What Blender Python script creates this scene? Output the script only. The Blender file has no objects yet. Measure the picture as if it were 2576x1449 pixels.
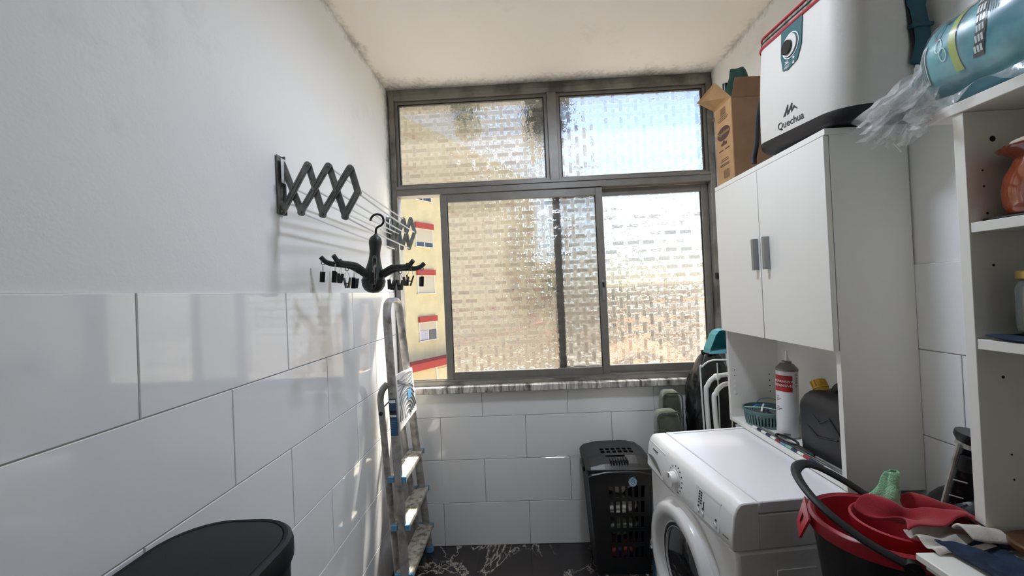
import bpy, math, random
from mathutils import Vector, Matrix, noise
random.seed(7)
D = bpy.data
SC = bpy.context.scene
COL = SC.collection
PI = math.pi

# ------------------------------------------------------------------ camera
F_PX, YAW, PITCH, ROLL, CAM_Z = 1012.9, .0285, .0114, -.0439, 1.4673
fw = Vector((-math.sin(YAW)*math.cos(PITCH), math.cos(YAW)*math.cos(PITCH), math.sin(PITCH)))
rt = Vector((math.cos(YAW), math.sin(YAW), 0)); up = rt.cross(fw)
r2 = math.cos(ROLL)*rt + math.sin(ROLL)*up; u2 = -math.sin(ROLL)*rt + math.cos(ROLL)*up
cam_d = D.cameras.new('camera'); cam = D.objects.new('camera', cam_d); COL.objects.link(cam)
cam.matrix_world = Matrix(((r2.x, u2.x, -fw.x, 0), (r2.y, u2.y, -fw.y, 0), (r2.z, u2.z, -fw.z, CAM_Z), (0, 0, 0, 1)))
cam_d.sensor_fit = 'HORIZONTAL'; cam_d.sensor_width = 36; cam_d.lens = F_PX/2576*36
cam_d.clip_start = .02; cam_d.clip_end = 600
SC.camera = cam

# ------------------------------------------------------------------ light
SUN_AZ = math.radians(15)      # right of the view axis, beyond the window
SUN_EL = math.radians(62)
w = D.worlds.new('world'); SC.world = w; w.use_nodes = True
wn = w.node_tree.nodes; wl = w.node_tree.links
sky = wn.new('ShaderNodeTexSky'); sky.sky_type = 'NISHITA'; sky.sun_disc = False
sky.sun_elevation = SUN_EL; sky.sun_rotation = SUN_AZ; sky.air_density = 1.0; sky.dust_density = .6; sky.ozone_density = 1.0
wl.new(sky.outputs[0], wn['Background'].inputs[0]); wn['Background'].inputs[1].default_value = .112
sun_d = D.lights.new('sun', 'SUN'); sun_d.energy = 8.0; sun_d.angle = math.radians(2.6); sun_d.color = (1, .93, .82)
sun = D.objects.new('sun', sun_d); COL.objects.link(sun)
sdir = Vector((math.sin(SUN_AZ)*math.cos(SUN_EL), math.cos(SUN_AZ)*math.cos(SUN_EL), math.sin(SUN_EL)))
sun.rotation_euler = sdir.to_track_quat('Z', 'Y').to_euler()
sun.location = (4, 6, 8)
# portal that guides the sky's own light through the window opening (adds no light)
pd = D.lights.new('sky_portal', 'AREA'); pd.shape = 'RECTANGLE'; pd.size = 1.86; pd.size_y = 1.7
pd.cycles.is_portal = True
po = D.objects.new('sky_portal', pd); COL.objects.link(po); po.location = (.2, 2.55, 1.82); po.rotation_euler = (-PI/2, 0, 0)
vs = SC.view_settings; SC.display_settings.display_device = 'sRGB'
vs.view_transform = 'Standard'; vs.look = 'None'; vs.gamma = 1; vs.use_curve_mapping = False
vs.exposure = 1.74
cy = SC.cycles
cy.max_bounces = 12; cy.diffuse_bounces = 6; cy.glossy_bounces = 5; cy.transmission_bounces = 8; cy.transparent_max_bounces = 16
cy.use_denoising = True; cy.sample_clamp_indirect = 6; cy.caustics_refractive = True; cy.caustics_reflective = False
cy.blur_glossy = .8

# ------------------------------------------------------------------ room sizes
XL, XR, YB, YN, ZC = -.766, 1.15, 2.364, -1.0, 2.705
WY = 2.40

# ------------------------------------------------------------------ materials
M = {}
def srgb(h):
    h = h.lstrip('#'); c = [int(h[i:i+2], 16)/255 for i in (0, 2, 4)]
    return tuple(x/12.92 if x <= .04045 else ((x+.055)/1.055)**2.4 for x in c) + (1,)
def mat(name, col, rough=.5, metal=0, spec=.5, var=0, vscale=8, bump=0, bscale=60, coat=0, trans=0, alpha=1, sheen=0, col2=None, lo=.4, hi=.6, detail=6, emit=None):
    m = D.materials.new(name); m.use_nodes = True; nt = m.node_tree; b = nt.nodes['Principled BSDF']
    c = srgb(col) if isinstance(col, str) else col
    b.inputs['Base Color'].default_value = c; b.inputs['Roughness'].default_value = rough
    b.inputs['Metallic'].default_value = metal; b.inputs['Specular IOR Level'].default_value = spec
    b.inputs['Coat Weight'].default_value = coat; b.inputs['Transmission Weight'].default_value = trans
    b.inputs['Alpha'].default_value = alpha; b.inputs['Sheen Weight'].default_value = sheen
    tc = nt.nodes.new('ShaderNodeTexCoord')
    if var or col2:
        n = nt.nodes.new('ShaderNodeTexNoise'); n.inputs['Scale'].default_value = vscale; n.inputs['Detail'].default_value = detail
        r = nt.nodes.new('ShaderNodeValToRGB'); nt.links.new(tc.outputs['Object'], n.inputs['Vector'])
        c2 = srgb(col2) if col2 else tuple(x*(1-var) for x in c[:3])+(1,)
        r.color_ramp.elements[0].position = lo; r.color_ramp.elements[1].position = hi
        r.color_ramp.elements[0].color = c2; r.color_ramp.elements[1].color = c
        nt.links.new(n.outputs['Fac'], r.inputs['Fac']); nt.links.new(r.outputs['Color'], b.inputs['Base Color'])
    if bump:
        n = nt.nodes.new('ShaderNodeTexNoise'); n.inputs['Scale'].default_value = bscale; n.inputs['Detail'].default_value = 5
        bp = nt.nodes.new('ShaderNodeBump'); bp.inputs['Strength'].default_value = bump; bp.inputs['Distance'].default_value = .01
        nt.links.new(tc.outputs['Object'], n.inputs['Vector']); nt.links.new(n.outputs['Fac'], bp.inputs['Height'])
        nt.links.new(bp.outputs['Normal'], b.inputs['Normal'])
    if emit:
        b.inputs['Emission Color'].default_value = srgb(emit[0]); b.inputs['Emission Strength'].default_value = emit[1]
    M[name] = m
    return m

def plaster(name, base, stain, ceiling):
    """painted plaster with fine relief, a few scuffs, and mould stains along the edges that meet the window"""
    m = mat(name, base, .75); nt = m.node_tree; N = nt.nodes; L = nt.links; b = N['Principled BSDF']
    g = N.new('ShaderNodeNewGeometry'); sx = N.new('ShaderNodeSeparateXYZ'); L.new(g.outputs['Position'], sx.inputs[0])
    def math_(op, a, bb=None, c=None, clamp=False):
        n = N.new('ShaderNodeMath'); n.operation = op; n.use_clamp = clamp
        for i, v in enumerate((a, bb, c)):
            if v is None: continue
            if isinstance(v, (int, float)): n.inputs[i].default_value = v
            else: L.new(v, n.inputs[i])
        return n.outputs[0]
    def ns(scale, det=8, rough=.6):
        n = N.new('ShaderNodeTexNoise'); n.inputs['Scale'].default_value = scale; n.inputs['Detail'].default_value = det; n.inputs['Roughness'].default_value = rough
        L.new(g.outputs['Position'], n.inputs['Vector']); return n.outputs['Fac']
    nz = ns(5); nf = ns(45)
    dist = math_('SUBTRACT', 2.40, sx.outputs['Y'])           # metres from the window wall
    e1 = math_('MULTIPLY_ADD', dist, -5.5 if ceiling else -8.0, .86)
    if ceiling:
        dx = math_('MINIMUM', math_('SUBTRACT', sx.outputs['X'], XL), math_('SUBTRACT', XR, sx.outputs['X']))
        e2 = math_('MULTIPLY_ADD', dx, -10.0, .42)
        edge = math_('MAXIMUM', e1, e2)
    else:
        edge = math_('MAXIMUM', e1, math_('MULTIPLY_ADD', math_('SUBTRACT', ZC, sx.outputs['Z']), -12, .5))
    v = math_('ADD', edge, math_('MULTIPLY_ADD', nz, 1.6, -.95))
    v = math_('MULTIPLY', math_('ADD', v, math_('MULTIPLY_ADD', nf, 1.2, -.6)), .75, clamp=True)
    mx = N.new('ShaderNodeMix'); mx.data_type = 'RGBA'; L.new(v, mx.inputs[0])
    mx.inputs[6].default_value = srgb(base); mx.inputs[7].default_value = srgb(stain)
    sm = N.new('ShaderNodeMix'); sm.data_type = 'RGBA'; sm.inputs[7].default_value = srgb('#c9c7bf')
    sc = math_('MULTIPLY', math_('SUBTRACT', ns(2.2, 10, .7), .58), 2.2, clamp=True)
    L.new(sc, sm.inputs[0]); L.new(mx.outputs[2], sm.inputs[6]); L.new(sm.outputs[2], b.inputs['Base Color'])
    bp = N.new('ShaderNodeBump'); bp.inputs['Strength'].default_value = .35; bp.inputs['Distance'].default_value = .004
    hh = math_('ADD', ns(7, 4), math_('MULTIPLY', ns(130, 3), .25))
    L.new(hh, bp.inputs['Height']); L.new(bp.outputs['Normal'], b.inputs['Normal'])
    return m
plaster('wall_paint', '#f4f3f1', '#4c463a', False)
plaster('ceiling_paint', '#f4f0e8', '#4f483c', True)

mat('tile_white', '#f5f5f5', .06, spec=.6, coat=.3)
mat('grout', '#a9a49b', .9)
mat('grout_dark', '#5c5752', .9)
mat('alu', '#827e78', .45, .25, var=.12, vscale=14, bump=.08, bscale=25)
mat('alu_dirty', '#8d8982', .55, .2, col2='#625d56', vscale=6, lo=.35, hi=.55)
mat('gasket', '#1f1e1d', .6)
mat('ladder_alu', '#adaaa5', .48, .3, col2='#7d7871', vscale=22, lo=.3, hi=.55, bump=.1, bscale=90)
mat('tread_alu', '#b5b2a8', .5, .2, col2='#6d6856', vscale=35, lo=.36, hi=.55, bump=.1, bscale=120)
mat('blue_cap', '#5c98bd', .45)
mat('sticker_blue', '#2f4a66', .4)
mat('white_plastic', '#e9e8e4', .35)
mat('enamel', '#edecea', .22, coat=.4)
mat('enamel_top', '#e9e8ec', .3, coat=.3)
mat('panel_line', '#b9b7b2', .4)
mat('lamin', '#e9e7e0', .45, bump=.03, bscale=300)
mat('lamin_edge', '#efeee6', .5)
mat('handle_grey', '#9a9b9c', .35, .7)
mat('print_dark', '#33302e', .6)
mat('print_grey', '#77736d', .6)
mat('print_white', '#e4e6e3', .6)
mat('hole_dark', '#0d0c0b', .8)
mat('black_plastic', '#141416', .33, bump=.05, bscale=200)
mat('black_plastic_matt', '#19191a', .55, bump=.1, bscale=350)
mat('black_bin', '#0d0e12', .5, spec=.3, bump=.04, bscale=500)
mat('hanger_green', '#2a322b', .42)
mat('peg_black', '#171a18', .35)
mat('wire', '#b9bab8', .3, .9)
mat('rack_grey', '#858783', .45, .25, col2='#686a66', vscale=30, lo=.3, hi=.6)
mat('rod_white', '#dcdcda', .35)
mat('door_black', '#0b0c0e', .08, spec=.6, coat=.5)
mat('rubber', '#25262a', .5)
mat('cooler_white', '#cdc9c1', .5, bump=.12, bscale=500)
mat('cooler_black', '#1b181b', .6, bump=.1, bscale=300)
mat('cooler_red', '#b3243a', .5)
mat('zip_tan', '#9b9183', .6, col2='#5b5346', vscale=50)
mat('cooler_teal', '#2f5a5c', .6, bump=.3, bscale=700)
mat('strap_teal', '#214e5a', .65, bump=.2, bscale=400)
mat('card', '#b08a5e', .8, var=.16, vscale=12, bump=.05, bscale=90)
mat('card_shade_print', '#7f5f42', .85, var=.1, vscale=12)  # card in its shaded tone for the box sides; also print
mat('card_ink', '#4f382d', .8)
mat('mesh_green', '#123c2e', .7, bump=.5, bscale=160)
mat('terracotta', '#8f3d20', .12, coat=.8, var=.2, vscale=9)
mat('pot_rim', '#d8d2c4', .3)
mat('brown_wood', '#5f3a1c', .35, col2='#3e2412', vscale=7, lo=.35, hi=.65, coat=.2)
mat('denim', '#24364f', .9, col2='#17243a', vscale=30, bump=.3, bscale=700)
mat('cloth_white', '#d4cdc4', .9, bump=.2, bscale=300)
mat('cloth_red', '#9c1f2b', .95, bump=.25, bscale=500, sheen=.3)
mat('plastic_red', '#a3202b', .35)
mat('cloth_green', '#93c49a', .9, bump=.5, bscale=300, sheen=.2)
mat('cushion_green', '#565e4a', .95, col2='#40473a', vscale=14, bump=.25, bscale=260, sheen=.4)
mat('bag_black', '#101013', .22, spec=.6, bump=.35, bscale=26)
mat('bag_white', '#e3e6ea', .3, bump=.3, bscale=30)
mat('teal_plastic', '#3f9aa0', .35)
mat('teal_basket', '#5f7c7b', .5)
mat('can_white', '#dcdcde', .3, coat=.3)
mat('can_red', '#a62a2c', .35)
mat('can_metal', '#8f8c87', .3, .9)
mat('jerry', '#26262a', .42, bump=.08, bscale=180, var=.25, vscale=7)
mat('yellow_plastic', '#c79a2a', .4)
mat('navy', '#27304e', .45)
mat('blue_light', '#6c9fb4', .45)
mat('mint', '#8fbfae', .45)
mat('glass_jar', '#dfe5e2', .05, trans=.9)
mat('jar_food', '#8f7b55', .7, col2='#5c4b2c', vscale=40)
mat('jar_lid', '#b59a58', .35, .6)
mat('paint_blue', '#2d5a78', .45)
mat('sticker_lblue', '#8fb8cf', .5)
mat('sticker_mblue', '#3d7fae', .5)
mat('cloth_grey', '#d8d5ce', .9, bump=.2, bscale=120, col2='#a9a59e', vscale=18)
mat('cloth_olive', '#8e9180', .9, col2='#6c6f60', vscale=18)
mat('cloth_pattern', '#a23b33', .9, col2='#27315c', vscale=26, lo=.45, hi=.55)
# outdoors
mat('facade_yellow', '#d6c69c', .9, var=.10, vscale=1.2, bump=.1, bscale=6)
mat('facade_tan', '#cfb98d', .9, var=.08, vscale=1.0)
mat('facade_pink', '#cdbba3', .9, var=.08, vscale=1.0)
mat('facade_pale', '#dcd3c2', .9, var=.08, vscale=1.0)
mat('lintel_red', '#a8443c', .8)
mat('win_white', '#d3cfc3', .5)
mat('shutter', '#c4b9a2', .7)
mat('pane_dark', '#3c4650', .1)
mat('curtain', '#bcb4bd', .9)
mat('shutter_brown', '#7a5236', .8)
mat('roof_orange', '#b98a68', .85, var=.2, vscale=2)
mat('bounce_white', '#d2ccc0', .9, var=.06, vscale=2)  # pale tone of the added sunlight reflector outside
mat('ground_out', '#b8b0a0', .95, var=.15, vscale=.4)
mat('leaf_dark', '#2c3322', .8, col2='#151a10', vscale=20)
mat('leaf_mid', '#5b7048', .85, col2='#3a4c2e', vscale=2)
mat('bark', '#3d2f22', .9)

def marble_floor():
    m = mat('floor_marble', '#2a2524', .14, coat=.2); nt = m.node_tree; N = nt.nodes; L = nt.links; b = N['Principled BSDF']
    g = N.new('ShaderNodeNewGeometry')
    mp = N.new('ShaderNodeMapping'); mp.inputs['Scale'].default_value = (1, .55, 1); mp.inputs['Rotation'].default_value = (0, 0, .5); L.new(g.outputs['Position'], mp.inputs[0])
    def vein(scale, width, seed, dist):
        n = N.new('ShaderNodeTexNoise'); n.noise_dimensions = '4D'; n.inputs['W'].default_value = seed
        n.inputs['Scale'].default_value = scale; n.inputs['Detail'].default_value = 7; n.inputs['Roughness'].default_value = .62; n.inputs['Distortion'].default_value = dist
        L.new(mp.outputs[0], n.inputs['Vector'])
        s = N.new('ShaderNodeMath'); s.operation = 'SUBTRACT'; s.inputs[1].default_value = .5; L.new(n.outputs['Fac'], s.inputs[0])
        a = N.new('ShaderNodeMath'); a.operation = 'ABSOLUTE'; L.new(s.outputs[0], a.inputs[0])
        r = N.new('ShaderNodeMapRange'); r.inputs['From Min'].default_value = 0; r.inputs['From Max'].default_value = width
        r.inputs['To Min'].default_value = 1; r.inputs['To Max'].default_value = 0; L.new(a.outputs[0], r.inputs[0]); return r.outputs[0]
    v1 = vein(2.2, .010, 3.1, 1.0); v2 = vein(8, .022, 8.4, .6)
    msk = N.new('ShaderNodeTexNoise'); msk.inputs['Scale'].default_value = 4; L.new(g.outputs['Position'], msk.inputs['Vector'])
    mr = N.new('ShaderNodeMapRange'); mr.inputs['From Min'].default_value = .53; mr.inputs['From Max'].default_value = .68; L.new(msk.outputs['Fac'], mr.inputs[0])
    m2 = N.new('ShaderNodeMath'); m2.operation = 'MULTIPLY'; L.new(v2, m2.inputs[0]); L.new(mr.outputs[0], m2.inputs[1])
    m3 = N.new('ShaderNodeMath'); m3.operation = 'MULTIPLY'; m3.inputs[1].default_value = .7; L.new(v1, m3.inputs[0])
    mm = N.new('ShaderNodeMath'); mm.operation = 'MAXIMUM'; L.new(m3.outputs[0], mm.inputs[0]); L.new(m2.outputs[0], mm.inputs[1])
    mx = N.new('ShaderNodeMix'); mx.data_type = 'RGBA'; L.new(mm.outputs[0], mx.inputs[0])
    mx.inputs[6].default_value = srgb('#2b2625'); mx.inputs[7].default_value = srgb('#c3bcb0'); L.new(mx.outputs[2], b.inputs['Base Color'])
marble_floor()
def marble_sill():
    m = mat('sill_marble', '#d6d3cd', .25, coat=.1); nt = m.node_tree; N = nt.nodes; L = nt.links; b = N['Principled BSDF']
    g = N.new('ShaderNodeNewGeometry')
    mp = N.new('ShaderNodeMapping'); mp.inputs['Scale'].default_value = (26, 4, 5); mp.inputs['Rotation'].default_value = (0, .35, 0); L.new(g.outputs['Position'], mp.inputs[0])
    n = N.new('ShaderNodeTexNoise'); n.inputs['Scale'].default_value = 1.0; n.inputs['Detail'].default_value = 8; n.inputs['Roughness'].default_value = .65; n.inputs['Distortion'].default_value = .6
    L.new(mp.outputs[0], n.inputs['Vector'])
    r = N.new('ShaderNodeValToRGB'); e = r.color_ramp.elements
    e[0].position = .33; e[0].color = srgb('#37332f'); e[1].position = .62; e[1].color = srgb('#e2dfd9')
    k = r.color_ramp.elements.new(.46); k.color = srgb('#9a958d')
    L.new(n.outputs['Fac'], r.inputs[0]); L.new(r.outputs[0], b.inputs['Base Color'])
marble_sill()

def pattern_glass():
    """obscure pressed glass: a basket weave of ribs with fine ripples"""
    m = D.materials.new('pattern_glass'); m.use_nodes = True; nt = m.node_tree; N = nt.nodes; L = nt.links
    N.remove(N['Principled BSDF']); out = N['Material Output']
    g = N.new('ShaderNodeNewGeometry'); sx = N.new('ShaderNodeSeparateXYZ'); L.new(g.outputs['Position'], sx.inputs[0])
    def mt(op, a, bb=None, c=None):
        n = N.new('ShaderNodeMath'); n.operation = op
        for i, v in enumerate((a, bb, c)):
            if v is None: continue
            if isinstance(v, (int, float)): n.inputs[i].default_value = v
            else: L.new(v, n.inputs[i])
        return n.outputs[0]
    PX, PZ = .0445, .051          # pitch of the woven strips
    x = mt('MULTIPLY', sx.outputs['X'], 1/PX); z = mt('MULTIPLY', sx.outputs['Z'], 1/PZ)
    i = mt('ROUND', x); j = mt('ROUND', z)
    fx = mt('SUBTRACT', x, i); fz = mt('SUBTRACT', z, j)
    # upright strips: shown around every second crossing of their column
    zc = mt('SUBTRACT', mt('FLOORED_MODULO', mt('ADD', mt('ADD', z, i), 1), 2), 1)      # -1..1 pitches from the nearest crossing where they pass over
    xc = mt('SUBTRACT', mt('FLOORED_MODULO', mt('ADD', x, j), 2), 1)
    inV = mt('MULTIPLY', mt('LESS_THAN', mt('ABSOLUTE', fx), .215), mt('LESS_THAN', mt('ABSOLUTE', zc), .64))
    inH = mt('MULTIPLY', mt('LESS_THAN', mt('ABSOLUTE', fz), .21), mt('LESS_THAN', mt('ABSOLUTE', xc), .74))
    strip = mt('MINIMUM', mt('ADD', inV, inH), 1)
    def nz_(scale, sc, w):
        n = N.new('ShaderNodeTexNoise'); n.inputs['Scale'].default_value = scale; n.inputs['Detail'].default_value = 2
        mp = N.new('ShaderNodeMapping'); mp.inputs['Scale'].default_value = sc; mp.inputs['Location'].default_value = (w, w*2, 0)
        L.new(g.outputs['Position'], mp.inputs[0]); L.new(mp.outputs[0], n.inputs['Vector']); return mt('SUBTRACT', n.outputs['Fac'], .5)
    wn2 = N.new('ShaderNodeTexWhiteNoise'); wn2.noise_dimensions = '2D'; cij = N.new('ShaderNodeCombineXYZ'); L.new(mt('ADD', mt('MULTIPLY', inV, i), mt('MULTIPLY', inH, mt('FLOOR', mt('MULTIPLY', mt('ADD', x, j), .5)))), cij.inputs[0])
    L.new(mt('ADD', mt('MULTIPLY', inH, j), mt('MULTIPLY', inV, mt('FLOOR', mt('MULTIPLY', mt('ADD', mt('ADD', z, i), 2), .5)))), cij.inputs[1]); L.new(cij.outputs[0], wn2.inputs['Vector'])
    rnd = mt('MULTIPLY_ADD', wn2.outputs['Value'], .9, .5)
    amp = mt('MULTIPLY_ADD', strip, -.78, 1.0)       # strips are smoother than the rippled ground
    tx = mt('ADD', mt('MULTIPLY', mt('MULTIPLY', nz_(95, (1.6, 1, .8), 3), 2.5), amp), mt('MULTIPLY', mt('MULTIPLY', inV, rnd), .26))
    tz = mt('ADD', mt('MULTIPLY', mt('MULTIPLY', nz_(95, (.6, 1, 1.8), 9), 2.5), amp), mt('MULTIPLY', mt('MULTIPLY', inH, rnd), .30))
    face = mt('SUBTRACT', 1, g.outputs['Backfacing'])
    cv = N.new('ShaderNodeCombineXYZ'); L.new(mt('MULTIPLY', tx, face), cv.inputs[0]); L.new(mt('MULTIPLY', tz, face), cv.inputs[2])
    va = N.new('ShaderNodeVectorMath'); va.operation = 'ADD'; L.new(g.outputs['Normal'], va.inputs[0]); L.new(cv.outputs[0], va.inputs[1])
    bp = N.new('ShaderNodeVectorMath'); bp.operation = 'NORMALIZE'; L.new(va.outputs[0], bp.inputs[0])
    rf = N.new('ShaderNodeBsdfRefraction'); rf.inputs['IOR'].default_value = 1.42; rf.inputs['Roughness'].default_value = .06; rf.inputs['Color'].default_value = (.80, .81, .81, 1)
    tint = mt('SUBTRACT', mt('SUBTRACT', .86, mt('MULTIPLY', inH, mt('MULTIPLY', rnd, .13))), mt('MULTIPLY', inV, mt('MULTIPLY', rnd, .08))); L.new(tint, rf.inputs['Color'])
    L.new(bp.outputs[0], rf.inputs['Normal'])
    tr = N.new('ShaderNodeBsdfTransparent'); tr.inputs[0].default_value = (.80, .81, .81, 1)
    tl = N.new('ShaderNodeBsdfTranslucent'); tl.inputs[0].default_value = (.78, .77, .74, 1); L.new(bp.outputs[0], tl.inputs['Normal'])
    gl = N.new('ShaderNodeBsdfGlossy'); gl.inputs['Roughness'].default_value = .1; L.new(bp.outputs[0], gl.inputs['Normal'])
    m1 = N.new('ShaderNodeMixShader'); m1.inputs[0].default_value = .26; L.new(rf.outputs[0], m1.inputs[1]); L.new(tr.outputs[0], m1.inputs[2])
    m2 = N.new('ShaderNodeMixShader'); m2.inputs[0].default_value = .05; L.new(m1.outputs[0], m2.inputs[1]); L.new(tl.outputs[0], m2.inputs[2])
    m3 = N.new('ShaderNodeMixShader'); m3.inputs[0].default_value = .04; L.new(m2.outputs[0], m3.inputs[1]); L.new(gl.outputs[0], m3.inputs[2])
    L.new(m3.outputs[0], out.inputs[0]); M['pattern_glass'] = m
pattern_glass()
def film(name, tint, opac, rough, bump, bscale):
    m = D.materials.new(name); m.use_nodes = True; nt = m.node_tree; N = nt.nodes; L = nt.links; b = N['Principled BSDF']; out = N['Material Output']
    b.inputs['Base Color'].default_value = srgb(tint); b.inputs['Roughness'].default_value = rough; b.inputs['Coat Weight'].default_value = .5
    tc = N.new('ShaderNodeTexCoord'); n = N.new('ShaderNodeTexNoise'); n.inputs['Scale'].default_value = bscale; n.inputs['Detail'].default_value = 6; L.new(tc.outputs['Object'], n.inputs[0])
    bp = N.new('ShaderNodeBump'); bp.inputs['Strength'].default_value = bump; bp.inputs['Distance'].default_value = .01; L.new(n.outputs[0], bp.inputs['Height']); L.new(bp.outputs[0], b.inputs['Normal'])
    r = N.new('ShaderNodeMapRange'); r.inputs['From Min'].default_value = .35; r.inputs['From Max'].default_value = .68; r.inputs['To Min'].default_value = opac*.35; r.inputs['To Max'].default_value = min(1, opac*1.5)
    L.new(n.outputs[0], r.inputs[0])
    tr = N.new('ShaderNodeBsdfTransparent'); mx = N.new('ShaderNodeMixShader'); L.new(r.outputs[0], mx.inputs[0]); L.new(tr.outputs[0], mx.inputs[1]); L.new(b.outputs[0], mx.inputs[2]); L.new(mx.outputs[0], out.inputs[0])
    M[name] = m
film('clear_film', '#e8e8e6', .34, .18, .6, 22)
film('clear_film_thin', '#e8e8e6', .12, .15, .4, 16)
def teal_print():
    """printed wrapper: teal with darker bubbles and a green swash"""
    m = mat('teal_print', '#4a9aa6', .3, coat=.3); nt = m.node_tree; N = nt.nodes; L = nt.links; b = N['Principled BSDF']
    g = N.new('ShaderNodeTexCoord'); sx = N.new('ShaderNodeSeparateXYZ'); L.new(g.outputs['Object'], sx.inputs[0])
    n = N.new('ShaderNodeTexNoise'); n.inputs['Scale'].default_value = 14; n.inputs['Detail'].default_value = 5; L.new(g.outputs['Object'], n.inputs[0])
    r = N.new('ShaderNodeValToRGB'); r.color_ramp.elements[0].position = .4; r.color_ramp.elements[1].position = .62
    r.color_ramp.elements[0].color = srgb('#2c7f93'); r.color_ramp.elements[1].color = srgb('#62adb5'); L.new(n.outputs[0], r.inputs[0])
    L.new(r.outputs[0], b.inputs['Base Color'])
teal_print()

# ------------------------------------------------------------------ mesh helpers
class MB:
    def __init__(s): s.v = []; s.f = []
    def add(s, vs, fs):
        o = len(s.v); s.v += [tuple(p) for p in vs]; s.f += [tuple(i+o for i in f) for f in fs]; return s
    def hexa(s, c):   # 8 corners: bottom ring 0-3, top ring 4-7
        return s.add(c, [(3,2,1,0),(4,5,6,7),(0,1,5,4),(1,2,6,5),(2,3,7,6),(3,0,4,7)])
    def box(s, x0, y0, z0, x1, y1, z1):
        x0, x1 = min(x0, x1), max(x0, x1); y0, y1 = min(y0, y1), max(y0, y1); z0, z1 = min(z0, z1), max(z0, z1)
        return s.hexa([(x0,y0,z0),(x1,y0,z0),(x1,y1,z0),(x0,y1,z0),(x0,y0,z1),(x1,y0,z1),(x1,y1,z1),(x0,y1,z1)])
    def loft(s, rings, cap0=True, cap1=True, closed=True, wrap=False):
        n = len(rings[0]); o = len(s.v); s.v += [tuple(p) for r in rings for p in r]
        m = len(rings)
        for i in range(m if wrap else m-1):
            a = o+i*n; b = o+((i+1) % m)*n
            for j in range(n if closed else n-1):
                k = (j+1) % n; s.f.append((a+j, a+k, b+k, b+j))
        if cap0 and not wrap: s.f.append(tuple(o+j for j in range(n-1, -1, -1)))
        if cap1 and not wrap: s.f.append(tuple(o+(m-1)*n+j for j in range(n)))
        return s
    def tube(s, path, r, seg=8, caps=True, wrap=False, flat=1.0, upv=None):
        P = [Vector(p) for p in path]; n = len(P); rings = []
        T = []
        for i in range(n):
            a = P[i-1] if (i or wrap) else P[i]; b = P[(i+1) % n] if (i < n-1 or wrap) else P[i]
            T.append((b-a).normalized())
        ref = Vector(upv) if upv else (Vector((0,0,1)) if abs(T[0].z) < .9 else Vector((1,0,0)))
        nv = (ref - T[0]*ref.dot(T[0])).normalized()
        for i in range(n):
            nv = (nv - T[i]*nv.dot(T[i])).normalized(); bv = T[i].cross(nv)
            rr = r[i] if isinstance(r, (list, tuple)) else r
            rings.append([P[i] + nv*(rr*flat*math.sin(2*PI*k/seg)) + bv*(rr*math.cos(2*PI*k/seg)) for k in range(seg)])
        return s.loft(rings, caps, caps, True, wrap)
    def lathe(s, prof, seg=24, c=(0,0,0), cap0=True, cap1=True, sx=1, sy=1):
        return s.loft([[(c[0]+r*sx*math.cos(2*PI*k/seg), c[1]+r*sy*math.sin(2*PI*k/seg), c[2]+z) for k in range(seg)] for r, z in prof], cap0, cap1)
    def prism(s, poly, a0, a1, f):   # f(u,v,a)->xyz
        return s.loft([[f(u, v, a0) for u, v in poly], [f(u, v, a1) for u, v in poly]])
    def grid(s, fn, nu, nv):
        o = len(s.v)
        for i in range(nu+1):
            for j in range(nv+1): s.v.append(tuple(fn(i/nu, j/nv)))
        for i in range(nu):
            for j in range(nv):
                a = o+i*(nv+1)+j; s.f.append((a, a+1, a+nv+2, a+nv+1))
        return s
    def cells(s, us, vs_, hole, fo, fi):   # slotted shell: every cell that is not a hole becomes a solid piece
        for i in range(len(us)-1):
            for j in range(len(vs_)-1):
                if hole(i, j): continue
                q = [(us[i], vs_[j]), (us[i+1], vs_[j]), (us[i+1], vs_[j+1]), (us[i], vs_[j+1])]
                s.hexa([fi(*p) for p in q] + [fo(*p) for p in q])
        return s
    def xf(s, m):
        s.v = [tuple(m @ Vector(p)) for p in s.v]; return s
    def build(s, name, material, parent=None, bevel=0, smooth=True, ang=40, seg=2, solid=0, subsurf=0):
        me = D.meshes.new(name); me.from_pydata(s.v, [], s.f); me.validate(); me.update()
        return link(me, name, material, parent, bevel, smooth, ang, seg, solid, subsurf)
def link(me, name, material, parent=None, bevel=0, smooth=True, ang=40, seg=2, solid=0, subsurf=0):
    if material: 
        if not me.materials: me.materials.append(M[material])
    if smooth and len(me.polygons):
        me.polygons.foreach_set('use_smooth', [True]*len(me.polygons))
        me.set_sharp_from_angle(angle=math.radians(ang))
    o = D.objects.new(name, me); COL.objects.link(o)
    if parent: o.parent = parent
    if solid:
        md = o.modifiers.new('solid', 'SOLIDIFY'); md.thickness = solid; md.offset = 0
    if subsurf:
        md = o.modifiers.new('sub', 'SUBSURF'); md.levels = md.render_levels = subsurf
    if bevel:
        md = o.modifiers.new('bevel', 'BEVEL'); md.width = bevel; md.segments = seg; md.limit_method = 'ANGLE'; md.angle_limit = math.radians(35)
    return o
def tag(o, label=None, cat=None, group=None, kind=None):
    if label: o['label'] = label
    if cat: o['category'] = cat
    if group: o['group'] = group
    if kind: o['kind'] = kind
    return o
def thing(name, label, cat, loc=(0,0,0), rotz=0, group=None, rot=None):
    o = D.objects.new(name, None); COL.objects.link(o); o.location = loc
    o.rotation_euler = rot if rot else (0, 0, rotz); o.empty_display_size = .1
    return tag(o, label, cat, group)
def struct(name, mb=None, material=None, **k):
    if mb is None:
        o = D.objects.new(name, None); COL.objects.link(o)
    else: o = mb.build(name, material, **k)
    return tag(o, kind='structure')
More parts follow.
